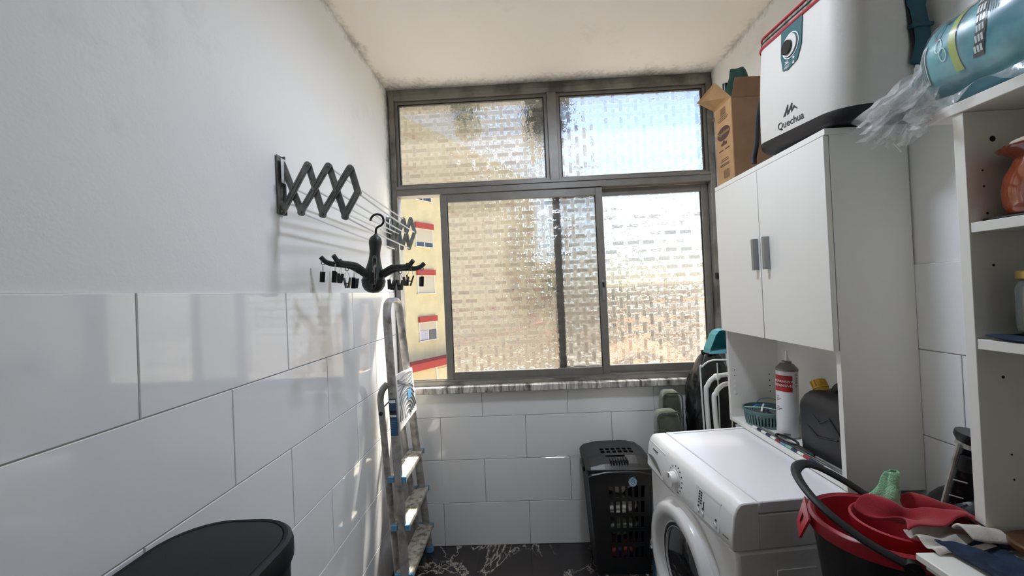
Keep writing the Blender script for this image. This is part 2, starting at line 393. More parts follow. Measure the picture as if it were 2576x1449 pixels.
def rrect(hx, hy, r, n=5, cx=0, cy_=0):
    pts = []
    for sx, sy, a0 in ((1,1,0), (-1,1,PI/2), (-1,-1,PI), (1,-1,1.5*PI)):
        for i in range(n+1):
            a = a0 + PI/2*i/n
            pts.append((cx+sx*(hx-r)+r*math.cos(a), cy_+sy*(hy-r)+r*math.sin(a)))
    return pts
def box_part(name, material, parent, *b, bevel=.0015, **k): return MB().box(*b).build(name, material, parent, bevel=bevel, **k)
_tm = {}
def text_mesh(txt, size, extrude=.0004):
    cu = D.curves.new('txt', 'FONT'); cu.body = txt; cu.size = size; cu.extrude = extrude; cu.align_x = 'CENTER'; cu.align_y = 'CENTER'; cu.resolution_u = 3
    o = D.objects.new('txt', cu); COL.objects.link(o); dg = bpy.context.evaluated_depsgraph_get(); dg.update()
    me = D.meshes.new_from_object(o.evaluated_get(dg)); D.objects.remove(o); D.curves.remove(cu); return me
def lettering(name, txt, size, material, parent, fn, sx=1.0):
    """fn(u, v, d) maps text plane to a point on the surface (d = height above it)"""
    me = text_mesh(txt, size)
    for v in me.vertices: v.co = fn(v.co.x*sx, v.co.y, v.co.z + .0005)
    me.update(); me.materials.clear()
    return link(me, name, material, parent, smooth=False)
def nv(p, s, seed=0): return noise.noise_vector(Vector(p)*s + Vector((seed*7.1, seed*3.3, seed*1.7)))
def nf(p, s, seed=0): return noise.noise(Vector(p)*s + Vector((seed*7.1, seed*3.3, seed*1.7)))
def arc(c, r, a0, a1, n, f): return [f(c[0]+r*math.cos(a0+(a1-a0)*i/n), c[1]+r*math.sin(a0+(a1-a0)*i/n)) for i in range(n+1)]
def spline(pts, n=6):
    """Catmull-Rom through pts"""
    P = [Vector(p) for p in pts]; P = [P[0]*2-P[1]] + P + [P[-1]*2-P[-2]]; out = []
    for i in range(1, len(P)-2):
        for k in range(n):
            t = k/n; a, b, c, d = P[i-1], P[i], P[i+1], P[i+2]
            out.append(.5*((2*b) + (c-a)*t + (2*a-5*b+4*c-d)*t*t + (3*b-a-3*c+d)*t**3))
    out.append(P[-2]); return out

# ------------------------------------------------------------------ the room
TH = .006      # how far tiles stand proud of the bedding
def tile_mesh(w, h, t=TH, ch=.0012):
    # lies in the uv plane, face towards +n
    mb = MB(); mb.loft([[(0,0,0),(w,0,0),(w,h,0),(0,h,0)], [(0,0,t-ch),(w,0,t-ch),(w,h,t-ch),(0,h,t-ch)], [(ch,ch,t),(w-ch,ch,t),(w-ch,h-ch,t),(ch,h-ch,t)]])
    me = D.meshes.new('tile'); me.from_pydata(mb.v, [], mb.f); me.update(); return me
_tiles = {}
def put_tile(parent, w, h, matname, matrix):
    key = (round(w, 4), round(h, 4), matname)
    if key not in _tiles:
        me = tile_mesh(w, h); me.materials.append(M[matname]); _tiles[key] = me
    o = D.objects.new('tile', _tiles[key]); COL.objects.link(o); o.parent = parent; o.matrix_local = matrix; return o
def tile_rows(parent, rows, u0, u1, joint, matname, basis, gap=.003, W=.5, odd=0, vmax=9):
    for k, (v0, v1) in enumerate(rows):
        off = joint + (W/2 if (k+odd) % 2 else 0)
        n = math.floor((u0-off)/W)
        while off+n*W < u1-.002:
            a = max(u0, off+n*W)+gap/2; b = min(u1, off+(n+1)*W)-gap/2; n += 1
            if b-a < .01: continue
            w, h = b-a, min(v1, vmax)-v0-gap
            put_tile(parent, w, h, matname, basis(a, v0+gap/2))
def frame(o, u, v, n):
    return Matrix(((u[0], v[0], n[0], o[0]), (u[1], v[1], n[1], o[1]), (u[2], v[2], n[2], o[2]), (0,0,0,1)))
rows6 = [(i*.25, (i+1)*.25) for i in range(6)]

flo = struct('floor', MB().box(XL-.1, YN-.1, -.12, XR+.1, YB+.16, -.008), 'grout_dark', smooth=False)
for i in range(-1, 5):
    for j in range(0, 9):
        x0 = max(XL, -.32+.452*i); x1 = min(XR, -.32+.452*(i+1)); y1 = YB-.452*j; y0 = max(YN, y1-.452)
        if x1-x0 < .02 or y1-y0 < .02: continue
        put_tile(flo, x1-x0-.003, y1-y0-.003, 'floor_marble', frame((x0+.0015, y0+.0015, -TH), (1,0,0), (0,1,0), (0,0,1)))

wl_ = struct('wall_left', MB().box(XL-.12, YN-.1, -.1, XL-.0015, WY+.12, ZC+.1), 'wall_paint', smooth=False)
bed = MB().box(XL-.004, YN, 0, XL-.0005, YB, 1.499).build('tile_bed', 'grout', wl_, smooth=False)
tile_rows(wl_, rows6, YN, YB, .772-.25, 'tile_white', lambda a, v: frame((XL-TH+.003, a, v), (0,1,0), (0,0,1), (1,0,0)), odd=0)
wr_ = struct('wall_right', MB().box(XR+.0015, YN-.1, -.1, XR+.12, WY+.12, ZC+.1), 'wall_paint', smooth=False)
MB().box(XR+.0005, YN, 0, XR+.004, YB, 1.499).build('tile_bed', 'grout', wr_, smooth=False)
tile_rows(wr_, rows6, YN, YB, .6, 'tile_white', lambda a, v: frame((XR+TH-.003, a, v), (0,1,0), (0,0,1), (-1,0,0)))
wb_ = struct('wall_far', MB().box(XL-.1, YB+.006, -.1, XR+.1, YB+.16, .895), 'wall_paint', smooth=False)
MB().box(XL, YB+.0005, 0, XR, YB+.0065, .893).build('tile_bed', 'grout', wb_, smooth=False)
tile_rows(wb_, rows6[:4], XL, XR, -.273-.25, 'tile_white', lambda a, v: frame((a, YB+TH-.003, v), (1,0,0), (0,0,1), (0,-1,0)), vmax=.893)
struct('ceiling', MB().box(XL-.1, YN-.1, ZC, XR+.1, WY+.14, ZC+.12), 'ceiling_paint', smooth=False)
wn_ = struct('wall_near', MB().box(XL-.1, YN-.12, -.1, XR+.1, YN, ZC+.1), 'wall_paint', smooth=False)
d1 = struct('door_1', None)
box_part('leaf', 'brown_wood', d1, -.48, YN+.001, .005, .38, YN+.04, 2.03, bevel=.003)
for z0, z1 in ((.15, .95), (1.10, 1.90)): box_part('panel', 'brown_wood', d1, -.36, YN+.0405, z0, .26, YN+.052, z1, bevel=.008)
fd = MB(); fd.box(-.56, YN+.001, 0, -.481, YN+.05, 2.11); fd.box(.381, YN+.001, 0, .46, YN+.05, 2.11); fd.box(-.481, YN+.001, 2.031, .381, YN+.05, 2.11); fd.build('door_frame', 'brown_wood', d1, bevel=.003)
MB().tube([(.31, YN+.04, 1.02), (.31, YN+.09, 1.02), (.20, YN+.09, 1.02)], .009, 8).build('door_handle', 'handle_grey', d1)
# lintel above the window, inside the wall thickness
struct('trim_2', MB().box(XL, YB+.01, 2.67, XR, WY+.14, ZC), 'alu_dirty', smooth=False)
# marble sill
sill = struct('trim_1', None)
box_part('sill_slab', 'sill_marble', sill, XL, 2.325, .897, .222, WY+.16, .934, bevel=.004)
box_part('sill_slab', 'sill_marble', sill, .2235, 2.325, .897, XR, WY+.16, .934, bevel=.004)

# window
win = struct('window_1', None)
A = 'alu'
def bar(name, m, parent, *b, bevel=.002): return box_part(name, m, parent, *b, bevel=bevel)
FX0, FX1, FZ0, FZ1 = -.757, 1.148, .934, 2.672
fr = MB()
fr.box(FX0, WY-.03, FZ0, -.728, WY+.05, FZ1); fr.box(1.118, WY-.03, FZ0, FX1, WY+.05, FZ1)
fr.box(-.728, WY-.03, 2.642, 1.118, WY+.05, FZ1); fr.box(-.728, WY-.03, FZ0, 1.118, WY+.05, .957)
fr.build('outer_frame', 'alu_dirty', win, bevel=.002)
tr_ = bar('transom', A, win, -.728, WY-.032, 2.068, 1.118, WY+.05, 2.118)
bar('transom_lip', A, tr_, -.728, WY-.038, 2.105, 1.118, WY-.033, 2.122)
mu = bar('mullion', A, win, .186, WY-.03, 2.1225, .24, WY+.05, 2.6415)
def fixed_light(x0, x1, z0, z1):
    b = MB(); t = .018
    b.box(x0, WY-.012, z0, x0+t, WY+.02, z1); b.box(x1-t, WY-.012, z0, x1, WY+.02, z1); b.box(x0+t, WY-.012, z0, x1-t, WY+.02, z0+t); b.box(x0+t, WY-.012, z1-t, x1-t, WY+.02, z1)
    f = b.build('fixed_light', A, win, bevel=.0015)
    g = MB(); q = .006
    for (a0, b0, a1, b1) in ((x0+t, z0+t, x0+t+q, z1-t), (x1-t-q, z0+t, x1-t, z1-t), (x0+t+q, z1-t-q, x1-t-q, z1-t)): g.box(a0, WY-.008, b0, a1, WY+.016, b1)
    g.build('gasket', 'gasket', f)
    MB().box(x0+t+.001, WY+.001, z0+t+.001, x1-t-.001, WY+.005, z1-t-.001).build('pane', 'pattern_glass', f, smooth=False)
fixed_light(-.7275, .1855, 2.1225, 2.6415); fixed_light(.2405, 1.1175, 2.1225, 2.6415)
def sash(x0, x1, y, lock):
    s = D.objects.new('sash', None); COL.objects.link(s); s.parent = win
    z0, z1, sw, rw = .958, 2.064, .04, .052
    bar('stile', A, s, x0, y-.014, z0, x0+sw, y+.014, z1); bar('stile', A, s, x1-sw, y-.014, z0, x1, y+.014, z1)
    bar('rail', A, s, x0+sw, y-.012, z0, x1-sw, y+.012, z0+rw); bar('rail', A, s, x0+sw, y-.012, z1-.045, x1-sw, y+.012, z1)
    MB().box(x0+sw-.003, y-.002, z0+rw-.003, x1-sw+.003, y+.002, z1-.042).build('pane', 'pattern_glass', s, smooth=False)
    g = MB(); g.box(x0+sw, y-.006, z0+rw, x0+sw+.004, y+.006, z1-.045); g.box(x1-sw-.004, y-.006, z0+rw, x1-sw, y+.006, z1-.045)
    g.build('gasket', 'gasket', s)
    if lock:
        MB().box(x1-.026, y-.022, 1.40, x1-.012, y-.0145, 1.52).build('lock', 'handle_grey', s, bevel=.002)
        MB().box(x1-.025, y-.025, 1.475, x1-.013, y-.0225, 1.505).build('lock_button', 'black_plastic', s, bevel=.001)
    return s
sash(-.474, .486, WY-.012, True); sash(.196, 1.116, WY+.026, False)
tk = MB(); tk.box(-.728, WY-.030, .9575, 1.118, WY-.027, .968); tk.box(-.728, WY+.005, .9575, 1.118, WY+.008, .968)
tk.build('track', A, win)
lt = MB().box(1.112, WY-.045, 1.495, 1.136, WY-.031, 1.53).build('latch', 'black_plastic', win, bevel=.003)


# added fill lamp, unseen at the ceiling, to brighten the room
mat('fill_glow', '#f4f1ea', .4, emit=('#dfebff', 35.0))  # glow of the added fill lamp
lm = thing('fill_lamp', 'added round fill lamp at the ceiling, out of view', 'lamp', (.28, 1.42, ZC))
MB().lathe([(.125, -.0005), (.128, -.060), (.120, -.062), (.114, -.058), (.112, -.030), (.02, -.028)], 36, cap0=True, cap1=True).build('base', 'white_plastic', lm)
MB().lathe([(.1125, -.046), (.10, -.049), (.055, -.053), (0, -.054)], 36, cap0=False, cap1=False).build('diffuser', 'fill_glow', lm)

# ------------------------------------------------------------------ outdoors
def building(name, label, loc, rotz, x0, x1, z0, z1, depth, wallmat, cols, floors, fl_h, top, ww, wh, lint, shut, roof=None, seed=1):
    rnd = random.Random(seed)
    t = thing(name, label, 'building', loc, rotz)
    w_ = MB().box(x0, .02, z0, x1, depth, z1).build('wall', wallmat, t, smooth=False)
    for c in cols:
        for k in floors:
            zt = top + k*fl_h
            if zt > z1-.3 or zt-wh < z0+.3: continue
            wd = MB(); e = .06
            wd.box(c, -.03, zt-wh, c+e, .02, zt); wd.box(c+ww-e, -.03, zt-wh, c+ww, .02, zt); wd.box(c+e, -.03, zt-e, c+ww-e, .02, zt); wd.box(c-.06, -.09, zt-wh-.05, c+ww+.06, .02, zt-wh)
            o = wd.build('window', 'win_white', t, smooth=False)
            if lint: MB().box(c-.02, -.12, zt, c+ww+.02, .02, zt+.34).build('lintel', lint, o, smooth=False)
            ds = rnd.choice((.85, .85, .5, 1.0, .4)) * (wh-e)
            if c == cols[0]: ds = {0: .42, 1: .98, 2: .74}.get(k, .6)*(wh-e)
            if ds < (wh-e)-.08:
                MB().box(c+ww/2-.04, -.01, zt-wh, c+ww/2+.04, .015, zt-e-ds).build('window_bar', 'win_white', o, smooth=False)
                MB().box(c+e, .005, zt-wh+.02, c+ww-e, .019, zt-e-ds).build('pane', 'pane_dark', o, smooth=False)
                if c == cols[0] and k == 0:
                    cu = MB().grid(lambda u, v: (c+e+.02+u*(ww*.42), -.004+.006*math.sin(u*40), zt-wh+.04+v*(wh-e-ds-.06)), 30, 1)
                    cu.build('curtain', 'curtain', o)
            n = max(2, int(ds/.055)); sl = MB()
            for i in range(n):
                za = zt-e-(i+1)*ds/n; sl.box(c+e, -.012 if i % 2 else -.006, za, c+ww-e, .012, za+ds/n)
            sl.build('shutter', shut, o, smooth=False)
    if roof:
        r = MB(); r.prism([(x0-.4, z1), (x1+.4, z1), ((x0+x1)/2, z1+roof)], -.4, depth+.4, lambda u, v, a: (u, a, v)); r.build('roof', 'roof_orange', t, smooth=False)
    return t
bA = building('apartment_block', 'yellow rendered apartment block with red lintels over shuttered windows', (-6.0, 24.7, 0), math.atan2(.84, .54),
    -14, 14.5, -12, 16, 9, 'facade_yellow', [-.716, 4.2, 8.6, 12.2, -5.4], range(-4, 6), 2.87, -.09, 1.46, 1.12, 'lintel_red', 'shutter')
bd = MB().box(-14, -.9, -12, 14.5, .019, -2.75).build('annex', 'facade_tan', bA, smooth=False)
MB().box(-14.1, -1.0, -2.749, 14.6, .019, -2.35).build('annex_edge', 'lintel_red', bA, smooth=False)
MB().box(-.35, -.94, -12, -.25, -.901, -2.76).build('rain_pipe', 'win_white', bA, smooth=False)
MB().box(-.25, -.93, -12, 14, -.9005, -2.9).build('annex_panel', 'facade_yellow', bA, smooth=False)
building('apartment_house', 'pale house with brown shutters seen through the right patterned pane', (9, 40, 0), -.15, -2, 16, -12, 1.6, 10, 'facade_pale',
    [0, 2.6, 5.2, 7.8, 10.4, 13], range(-4, 1), 2.9, .6, 1.2, 1.6, None, 'shutter_brown')
building('tiled_house', 'low house with orange tiled roof below the right window pane', (6.5, 27, 0), -.3, 0, 9, -12, -6.2, 8, 'facade_pink', [1, 4, 7], range(-2, 1), 2.8, -7.0, 1.2, 1.4, None, 'shutter', roof=1.9)
building('far_house', 'pink rendered block standing behind the leafy trees', (-2, 55, 0), 0, 0, 12, -12, 7, 9, 'facade_pink', [1, 4, 7, 10], range(-3, 3), 2.9, 5.6, 1.4, 1.4, None, 'shutter')
def leaf_blob(name, label, cat, c, r, n, ls, matname, trunk=None, group=None, seed=0, hang=0):
    rnd = random.Random(seed); t = thing(name, label, cat, c, 0, group)
    mb = MB()
    for i in range(n):
        d = Vector((rnd.gauss(0, 1), rnd.gauss(0, 1), rnd.gauss(0, 1))).normalized() * (rnd.random()**.4)
        p = Vector((d.x*r[0], d.y*r[1], d.z*r[2]))
        a = Vector((rnd.gauss(0, 1), rnd.gauss(0, 1), rnd.gauss(0, .6))).normalized(); b = a.cross(Vector((rnd.gauss(0,1), rnd.gauss(0,1), rnd.gauss(0,1)))).normalized()
        L = ls*rnd.uniform(.6, 1.3)
        mb.add([p-a*L, p+b*L*.45, p+a*L, p-b*L*.45], [(0,1,2,3)])
    o = mb.build('foliage', matname, t, smooth=False)
    if trunk:
        MB().tube([(0, 0, -trunk), (r[0]*.05, 0, -trunk*.4), (0, 0, r[2]*.3)], [r[0]*.09, r[0]*.07, r[0]*.03], 7).build('trunk', 'bark', t)
    return t
leaf_blob('tree', 'rounded green tree beside the pale house with brown shutters', 'tree', (5.2, 36, -1.2), (2.6, 2.4, 3.6), 700, .45, 'leaf_mid', trunk=11, seed=2)
leaf_blob('tree', 'tall green tree in front of the pink rendered block', 'tree', (4.6, 47, 1.0), (3.2, 3, 3.4), 700, .5, 'leaf_mid', trunk=13, seed=3)
# climbing plant hanging from the balcony above, just outside the upper panes
sp = thing('hanging_plant', 'dark hanging plant clump outside the upper window mullion', 'plant', (.215, 2.95, 2.74))
def clump(name, r, n, ls, seed, off):
    rnd = random.Random(seed); mb = MB()
    for i in range(n):
        d = Vector((rnd.gauss(0, 1), rnd.gauss(0, 1), rnd.gauss(0, 1))).normalized() * (rnd.random()**.4)
        p = Vector(off) + Vector((d.x*r[0], d.y*r[1], d.z*r[2]))
        a = Vector((rnd.gauss(0, 1), rnd.gauss(0, 1), rnd.gauss(0, 1))).normalized(); b = a.orthogonal().normalized(); L = ls*rnd.uniform(.6, 1.3)
        mb.add([p-a*L, p+b*L*.5, p+a*L, p-b*L*.5], [(0,1,2,3)])
    return mb
clump('leaves', (.17, .09, .27), 2200, .032, 5, (0, 0, .0)).build('leaves', 'leaf_dark', sp, smooth=False)
MB().tube([(0, 0, .1), (.01, 0, .515)], .008, 6).build('stem', 'bark', sp)
sp2 = thing('hanging_plant', 'small green hanging plant outside the upper left pane', 'plant', (-.40, 2.95, 2.86))
clump('leaves', (.11, .08, .12), 420, .026, 6, (0, 0, -.02)).build('leaves', 'leaf_mid', sp2, smooth=False)
MB().tube([(0, 0, .05), (.01, 0, .395)], .006, 6).build('stem', 'bark', sp2)
pr = thing('plant_rail', 'metal rail outside above the window carrying the hanging plants', 'rail', (.1, 2.95, 3.27))
MB().tube([(-1.0, 0, 0), (1.2, 0, 0)], .012, 8).build('bar', 'rack_grey', pr)
for x in (-.9, 1.1): MB().tube([(x, -.012, 0), (x, -.40, -.45)], .012, 8).build('bracket', 'rack_grey', pr)
tr1 = thing('bounce_slab', 'unseen white slab added below the window to bounce sunlight', 'reflector', (0, 6, -1.2))  # added slab, hidden below the sill, bounces sun up into the room
MB().box(-7, -3.35, -.3, 7, 2.5, 0).build('slab', 'bounce_white', tr1, smooth=False)
MB().box(-7, 2.5, -.3, 7, 2.65, .35).build('bounce_rim', 'bounce_white', tr1, smooth=False)
gr = MB().box(-150, 4, -12.3, 150, 300, -12.0).build('ground', 'ground_out', smooth=False); tag(gr, kind='structure')

# ------------------------------------------------------------------ accordion drying rack on the left wall
rk = thing('drying_rack', 'grey accordion drying rack with white lines on the left wall', 'drying rack', (XL, 1.75, 1.75))
def W2L(o, p): return Vector(p) - Vector(o.location)
def flat_bar(mb, a, b, y, wd, th):
    a = Vector((a[0], a[1])); b = Vector((b[0], b[1])); d = (b-a).normalized(); n = Vector((-d.y, d.x)); r = wd/2; pts = []
    ang = math.atan2(d.y, d.x)
    for k in range(7): q = ang-PI/2+PI*k/6; pts.append((b.x+r*math.cos(q), b.y+r*math.sin(q)))
    for k in range(7): q = ang+PI/2+PI*k/6; pts.append((a.x+r*math.cos(q), a.y+r*math.sin(q)))
    mb.prism(pts, y-th/2, y+th/2, lambda u, v, t: (u, t, v))
    return mb
def bar_groove(a, b, y, wd, th):
    mb = flat_bar(MB(), a, b, y, wd, th)
    a = Vector(a); b = Vector(b); d = (b-a); L = d.length; d /= L; n = Vector((-d.y, d.x))
    # raised long rims that leave a groove down the middle
    for s in (-1, 1):
        p0 = a+d*L*.16+n*s*wd*.27; p1 = a+d*L*.84+n*s*wd*.27
        mb.tube([(p0.x, y-th/2, p0.y), (p1.x, y-th/2, p1.y)], .0018, 6)
    return mb
def scissor(y, tops, bots, mids, tip, zt, zb, wd):
    O = rk.location
    def loc(p): return (p[0]-O.x, p[1]-O.z)
    yl = y-O.y
    pl = MB()    # channel plate on the wall, with a slot
    x0, x1 = .002, .006
    pl.box(x0, yl-.016, zb-O.z, x0+.003, yl+.016, zt-O.z)
    pl.box(x0+.003, yl+.010, zb-O.z, .016, yl+.013, zt-O.z)
    pl.build('bracket', 'rack_grey', rk, bevel=.001)
    MB().box(.0155, yl-.014, zt-O.z-.012, .0175, yl+.0095, zb-O.z+.10).build('bracket_slot', 'rod_white', rk, bevel=.002)
    A0 = (XL+.010, zb+.010); A1 = (XL+.010, zt-.025)
    back = [(A1, bots[0]), (tops[0], bots[1]), (tops[1], bots[2]), (tops[2], tip)]
    front = [(A0, tops[0]), (bots[0], tops[1]), (bots[1], tops[2]), (bots[2], tip)]
    for a, b in back: bar_groove(loc(a), loc(b), yl+.004, wd, .004).build('arm_bar', 'rack_grey', rk, bevel=0)
    for a, b in front: bar_groove(loc(a), loc(b), yl-.003, wd, .004).build('arm_bar', 'rack_grey', rk, bevel=0)
    for p in tops+bots+mids+[tip, A0]:
        q = loc(p); MB().tube([(q[0], yl-.0055, q[1]), (q[0], yl-.0095, q[1])], [.0055, .0045], 10).build('rivet', 'rack_grey', rk)
    return loc
nT = [(-.671, 1.903), (-.604, 1.896), (-.534, 1.886)]; nB = [(-.698, 1.752), (-.629, 1.742), (-.557, 1.732)]; nM = [(-.722, 1.833), (-.652, 1.824), (-.582, 1.815)]; nTip = (-.513, 1.806)
scissor(1.263, nT, nB, nM, nTip, 1.938, 1.747, .021)
p_ = .0415
fT = [(-.712+p_*i, 1.915) for i in range(3)]; fB = [(-.727+p_*i, 1.747) for i in range(3)]; fM = [(-.741+p_*i, 1.832) for i in range(3)]; fTip = (-.609, 1.836)
scissor(2.288, fT, fB, fM, fTip, 1.932, 1.752, .021)
for a, b in list(zip(nM, fM)) + [(nB[0], fB[0]), (nB[2], fB[2]), (nTip, fTip), (nT[1], fT[1])]:
    O = rk.location; sag = .004
    pts = [(a[0]+(b[0]-a[0])*t-O.x, 1.263+(2.288-1.263)*t-O.y, a[1]+(b[1]-a[1])*t-O.z-sag*math.sin(PI*t)) for t in [i/8 for i in range(9)]]
    MB().tube(pts, .0034, 6).build('line_rod', 'rod_white', rk)

# ------------------------------------------------------------------ octopus peg hanger
HX, HY = -.566, 1.50
hz = thing('octopus_hanger', 'dark green octopus clothes hanger with pegs hung on the drying rack', 'clothes hanger', (HX, HY, 1.488), rot=(Matrix.Rotation(.085, 3, 'Y') @ Matrix.Rotation(math.radians(-69.5), 3, 'Z')).to_euler())
MB().lathe([(0, 0), (.018, .003), (.032, .012), (.041, .028), (.0435, .046), (.0425, .050), (.040, .056), (.034, .078), (.028, .10), (.0225, .122), (.020, .14), (.0195, .155), (.021, .172), (.0235, .186), (.0235, .196), (.021, .206), (.015, .214), (.008, .219), (.0055, .224), (0, .225)], 28, cap0=False, cap1=False).build('body', 'hanger_green', hz)
MB().lathe([(.0439, .047), (.0439, .0495)], 28, cap0=False, cap1=False).build('seam', 'peg_black', hz)
hk = spline([(0, 0, .222), (0, 0, .238), (.004, 0, .248), (.020, 0, .258), (.0275, 0, .272), (.0215, 0, .290), (.004, 0, .298), (-.012, 0, .293), (-.021, 0, .281), (-.0225, 0, .272)], 5)
hkm = MB().tube(hk, .0042, 8); hkm.xf(Matrix.Rotation(math.radians(69.5), 4, 'Z')); hkm.build('hook', 'peg_black', hz)
pg_rnd = random.Random(4)
def peg(mb_w, mb_p, p, rz, tilt):
    m = Matrix.Translation(p) @ Matrix.Rotation(rz, 4, 'Z') @ Matrix.Rotation(tilt, 4, 'X')
    a = MB()
    for s in (-1, 1):
        a.hexa([m @ Vector(q) for q in [(-.006, s*.012-.002, -.024), (.006, s*.012-.002, -.024), (.006, s*.012+.002, -.024), (-.006, s*.012+.002, -.024),
                 (-.0075, s*.004-.0015-.001, -.062), (.0075, s*.004-.0025, -.062), (.0075, s*.004+.0015, -.062), (-.0075, s*.004+.0015, -.062)][::1]])
    a.hexa([m @ Vector(q) for q in [(-.0055, -.006, -.047), (.0055, -.006, -.047), (.0055, .006, -.047), (-.0055, .006, -.047), (-.0055, -.007, -.043), (.0055, -.007, -.043), (.0055, .007, -.043), (-.0055, .007, -.043)]])
    mb_p.add(a.v, a.f)
    w_ = MB(); w_.tube([m @ Vector(q) for q in [(0, .011, -.028), (0, .0045, -.006), (0, 0, .002), (0, -.0045, -.006), (0, -.011, -.028)]], .0008, 5); mb_w.add(w_.v, w_.f)
for k in range(8):
    an = k*PI/4
    R_ = Matrix.Rotation(an, 4, 'Z')
    prof = spline([(.028, 0, .066), (.055, 0, .083), (.085, 0, .097), (.115, 0, .100), (.145, 0, .101), (.168, 0, .108), (.185, 0, .124)], 5)
    ar = MB().tube([R_ @ p for p in prof], [.0095 - .0028*i/(len(prof)-1) for i in range(len(prof))], 8, flat=1.25)
    a_ = ar.build('arm', 'hanger_green', hz)
    MB().hexa([R_ @ Vector(q) for q in [(.030, -.003, .068), (.044, -.003, .071), (.044, .003, .071), (.030, .003, .068), (.022, -.003, .10), (.026, -.003, .10), (.026, .003, .10), (.022, .003, .10)]]).build('bracket', 'peg_black', a_)
    for d, z in ((.095, .0915), (.176, .109)):
        ring = [R_ @ Vector((d+.006*math.cos(q), 0, z-.0065+.006*math.sin(q))) for q in [2*PI*i/12 for i in range(12)]]
        MB().tube(ring, .0014, 5, wrap=True).build('loop', 'peg_black', a_)
        mw, mp_ = MB(), MB(); peg(mw, mp_, R_ @ Vector((d, 0, z-.014)), pg_rnd.uniform(0, PI), pg_rnd.uniform(-.1, .1))
        pp = mp_.build('peg', 'peg_black', a_); mw.build('peg_wire', 'wire', a_)

# ------------------------------------------------------------------ step ladder
ld = thing('step_ladder', 'folded aluminium step ladder with blue step caps leaning in the corner', 'ladder', (-.65, 2.1, 0))
def Ld(p): return Vector(p) - Vector((-.65, 2.1, 0))
def rail_pt(side, z):   # side -1 near camera, +1 by the window wall
    t = z/1.38; return Vector((-.608-.082*t, 1.885+.115*t if side < 0 else 2.322-.112*t, z))
loop = [rail_pt(-1, 0), rail_pt(-1, .4), rail_pt(-1, .9), rail_pt(-1, 1.37)]
c0 = rail_pt(-1, 1.385); c1 = rail_pt(1, 1.385)
loop += [Vector((-.6905, c0.y+.006, 1.41)), Vector((-.692, c0.y+.025, 1.440)), Vector((-.693, c0.y+.06, 1.455)), Vector((-.693, c1.y-.06, 1.455)), Vector((-.692, c1.y-.025, 1.440)), Vector((-.6905, c1.y-.006, 1.41))]
loop += [rail_pt(1, 1.37), rail_pt(1, .9), rail_pt(1, .4), rail_pt(1, 0)]
MB().tube([Ld(p) for p in loop], .0215, 12, flat=.62, upv=(0,1,0)).build('rail_loop', 'ladder_alu', ld)
for s in (-1, 1):
    yy = 1.93 if s < 0 else 2.285; yt = 1.962 if s < 0 else 2.236
    pts = spline([(-.655, yy, .012), (-.692, yy+(yt-yy)*.5, .5), (-.722, yt-s*.002, .90), (-.725, yt, .975), (-.712, yt, 1.02), (-.688, yt, 1.045)], 5)
    MB().tube([Ld(p) for p in pts], .0165, 10, flat=.7, upv=(0,1,0)).build('rear_leg', 'ladder_alu', ld)
    q = Vector((-.7215, yt-.0135, .905)); MB().tube([Ld(q), Ld(q+Vector((0, -.005, 0)))], [.011, .009], 12).build('bush', 'black_plastic', ld)
    MB().tube([Ld((-.715, yt+.005, .93)), Ld((-.672, yt+.005, .97))], .004, 6).build('hinge_link', 'ladder_alu', ld)
    f = rail_pt(s, 0); MB().tube([Ld(f), Ld(f+Vector((.001, 0, .03)))], .024, 10, flat=.75, upv=(0,1,0)).build('foot', 'blue_cap', ld)
    MB().tube([Ld((-.6545, yy, .0)), Ld((-.658, yy, .045))], .019, 10).build('foot', 'blue_cap', ld)
    MB().tube([Ld(rail_pt(s, 1.0)+Vector((0, -.0165, 0))), Ld(rail_pt(s, 1.0)+Vector((0, -.0185, 0)))], .006, 10).build('rivet', 'rack_grey', ld)
for z in (.165, .385, .605):
    a = rail_pt(-1, z); b = rail_pt(1, z); y0, y1 = a.y-.012, b.y+.012
    xc = a.x; st = MB(); st.box(xc-.046, y0+.012, z-.022, xc+.040, y1-.012, z)
    o = st.xf(Matrix.Translation(-Vector((-.65, 2.1, 0)))).build('step', 'tread_alu', ld, bevel=.003)
    rb = MB()
    for i in range(8):
        x = xc-.040+i*.0105; rb.box(x, y0+.014, z, x+.006, y1-.014, z+.0018)
    rb.xf(Matrix.Translation(-Vector((-.65, 2.1, 0)))).build('tread_rib', 'tread_alu', o)
    for yy0, yy1 in ((y0, y0+.0118), (y1-.0118, y1)):
        MB().box(xc-.047, yy0, z-.026, xc-.019, yy1, z+.002).xf(Matrix.Translation(-Vector((-.65, 2.1, 0)))).build('step_cap', 'blue_cap', o, bevel=.002)
        MB().box(xc+.019, yy0, z-.026, xc+.042, yy1, z+.002).xf(Matrix.Translation(-Vector((-.65, 2.1, 0)))).build('step_cap', 'blue_cap', o, bevel=.002)
# folded platform, with wave ribs
pf = MB(); P4 = [(-.636, 1.972, .805), (-.628, 2.252, .835), (-.640, 2.238, 1.075), (-.652, 1.982, 1.085)]
pf.hexa([Ld((p[0]-.010, p[1], p[2])) for p in P4] + [Ld(p) for p in P4])
pfo = pf.build('platform', 'white_plastic', ld, bevel=.004)
def onp(u, v, d=.002):
    a = Vector(P4[0]).lerp(Vector(P4[1]), u); b = Vector(P4[3]).lerp(Vector(P4[2]), u); return Ld(a.lerp(b, v)) + Vector((d, 0, 0))
for i in range(7):
    r = .12+.085*i
    pts = [(.5+r*math.cos(q), .10+r*1.0*math.sin(q)) for q in [PI*(.04+.92*j/16) for j in range(17)]]
    pts = [p for p in pts if .03 < p[0] < .97 and .02 < p[1] < .97]
    if len(pts) > 2: MB().tube([onp(*p) for p in pts], .0032, 5, flat=.6).build('rib', 'rack_grey', pfo)
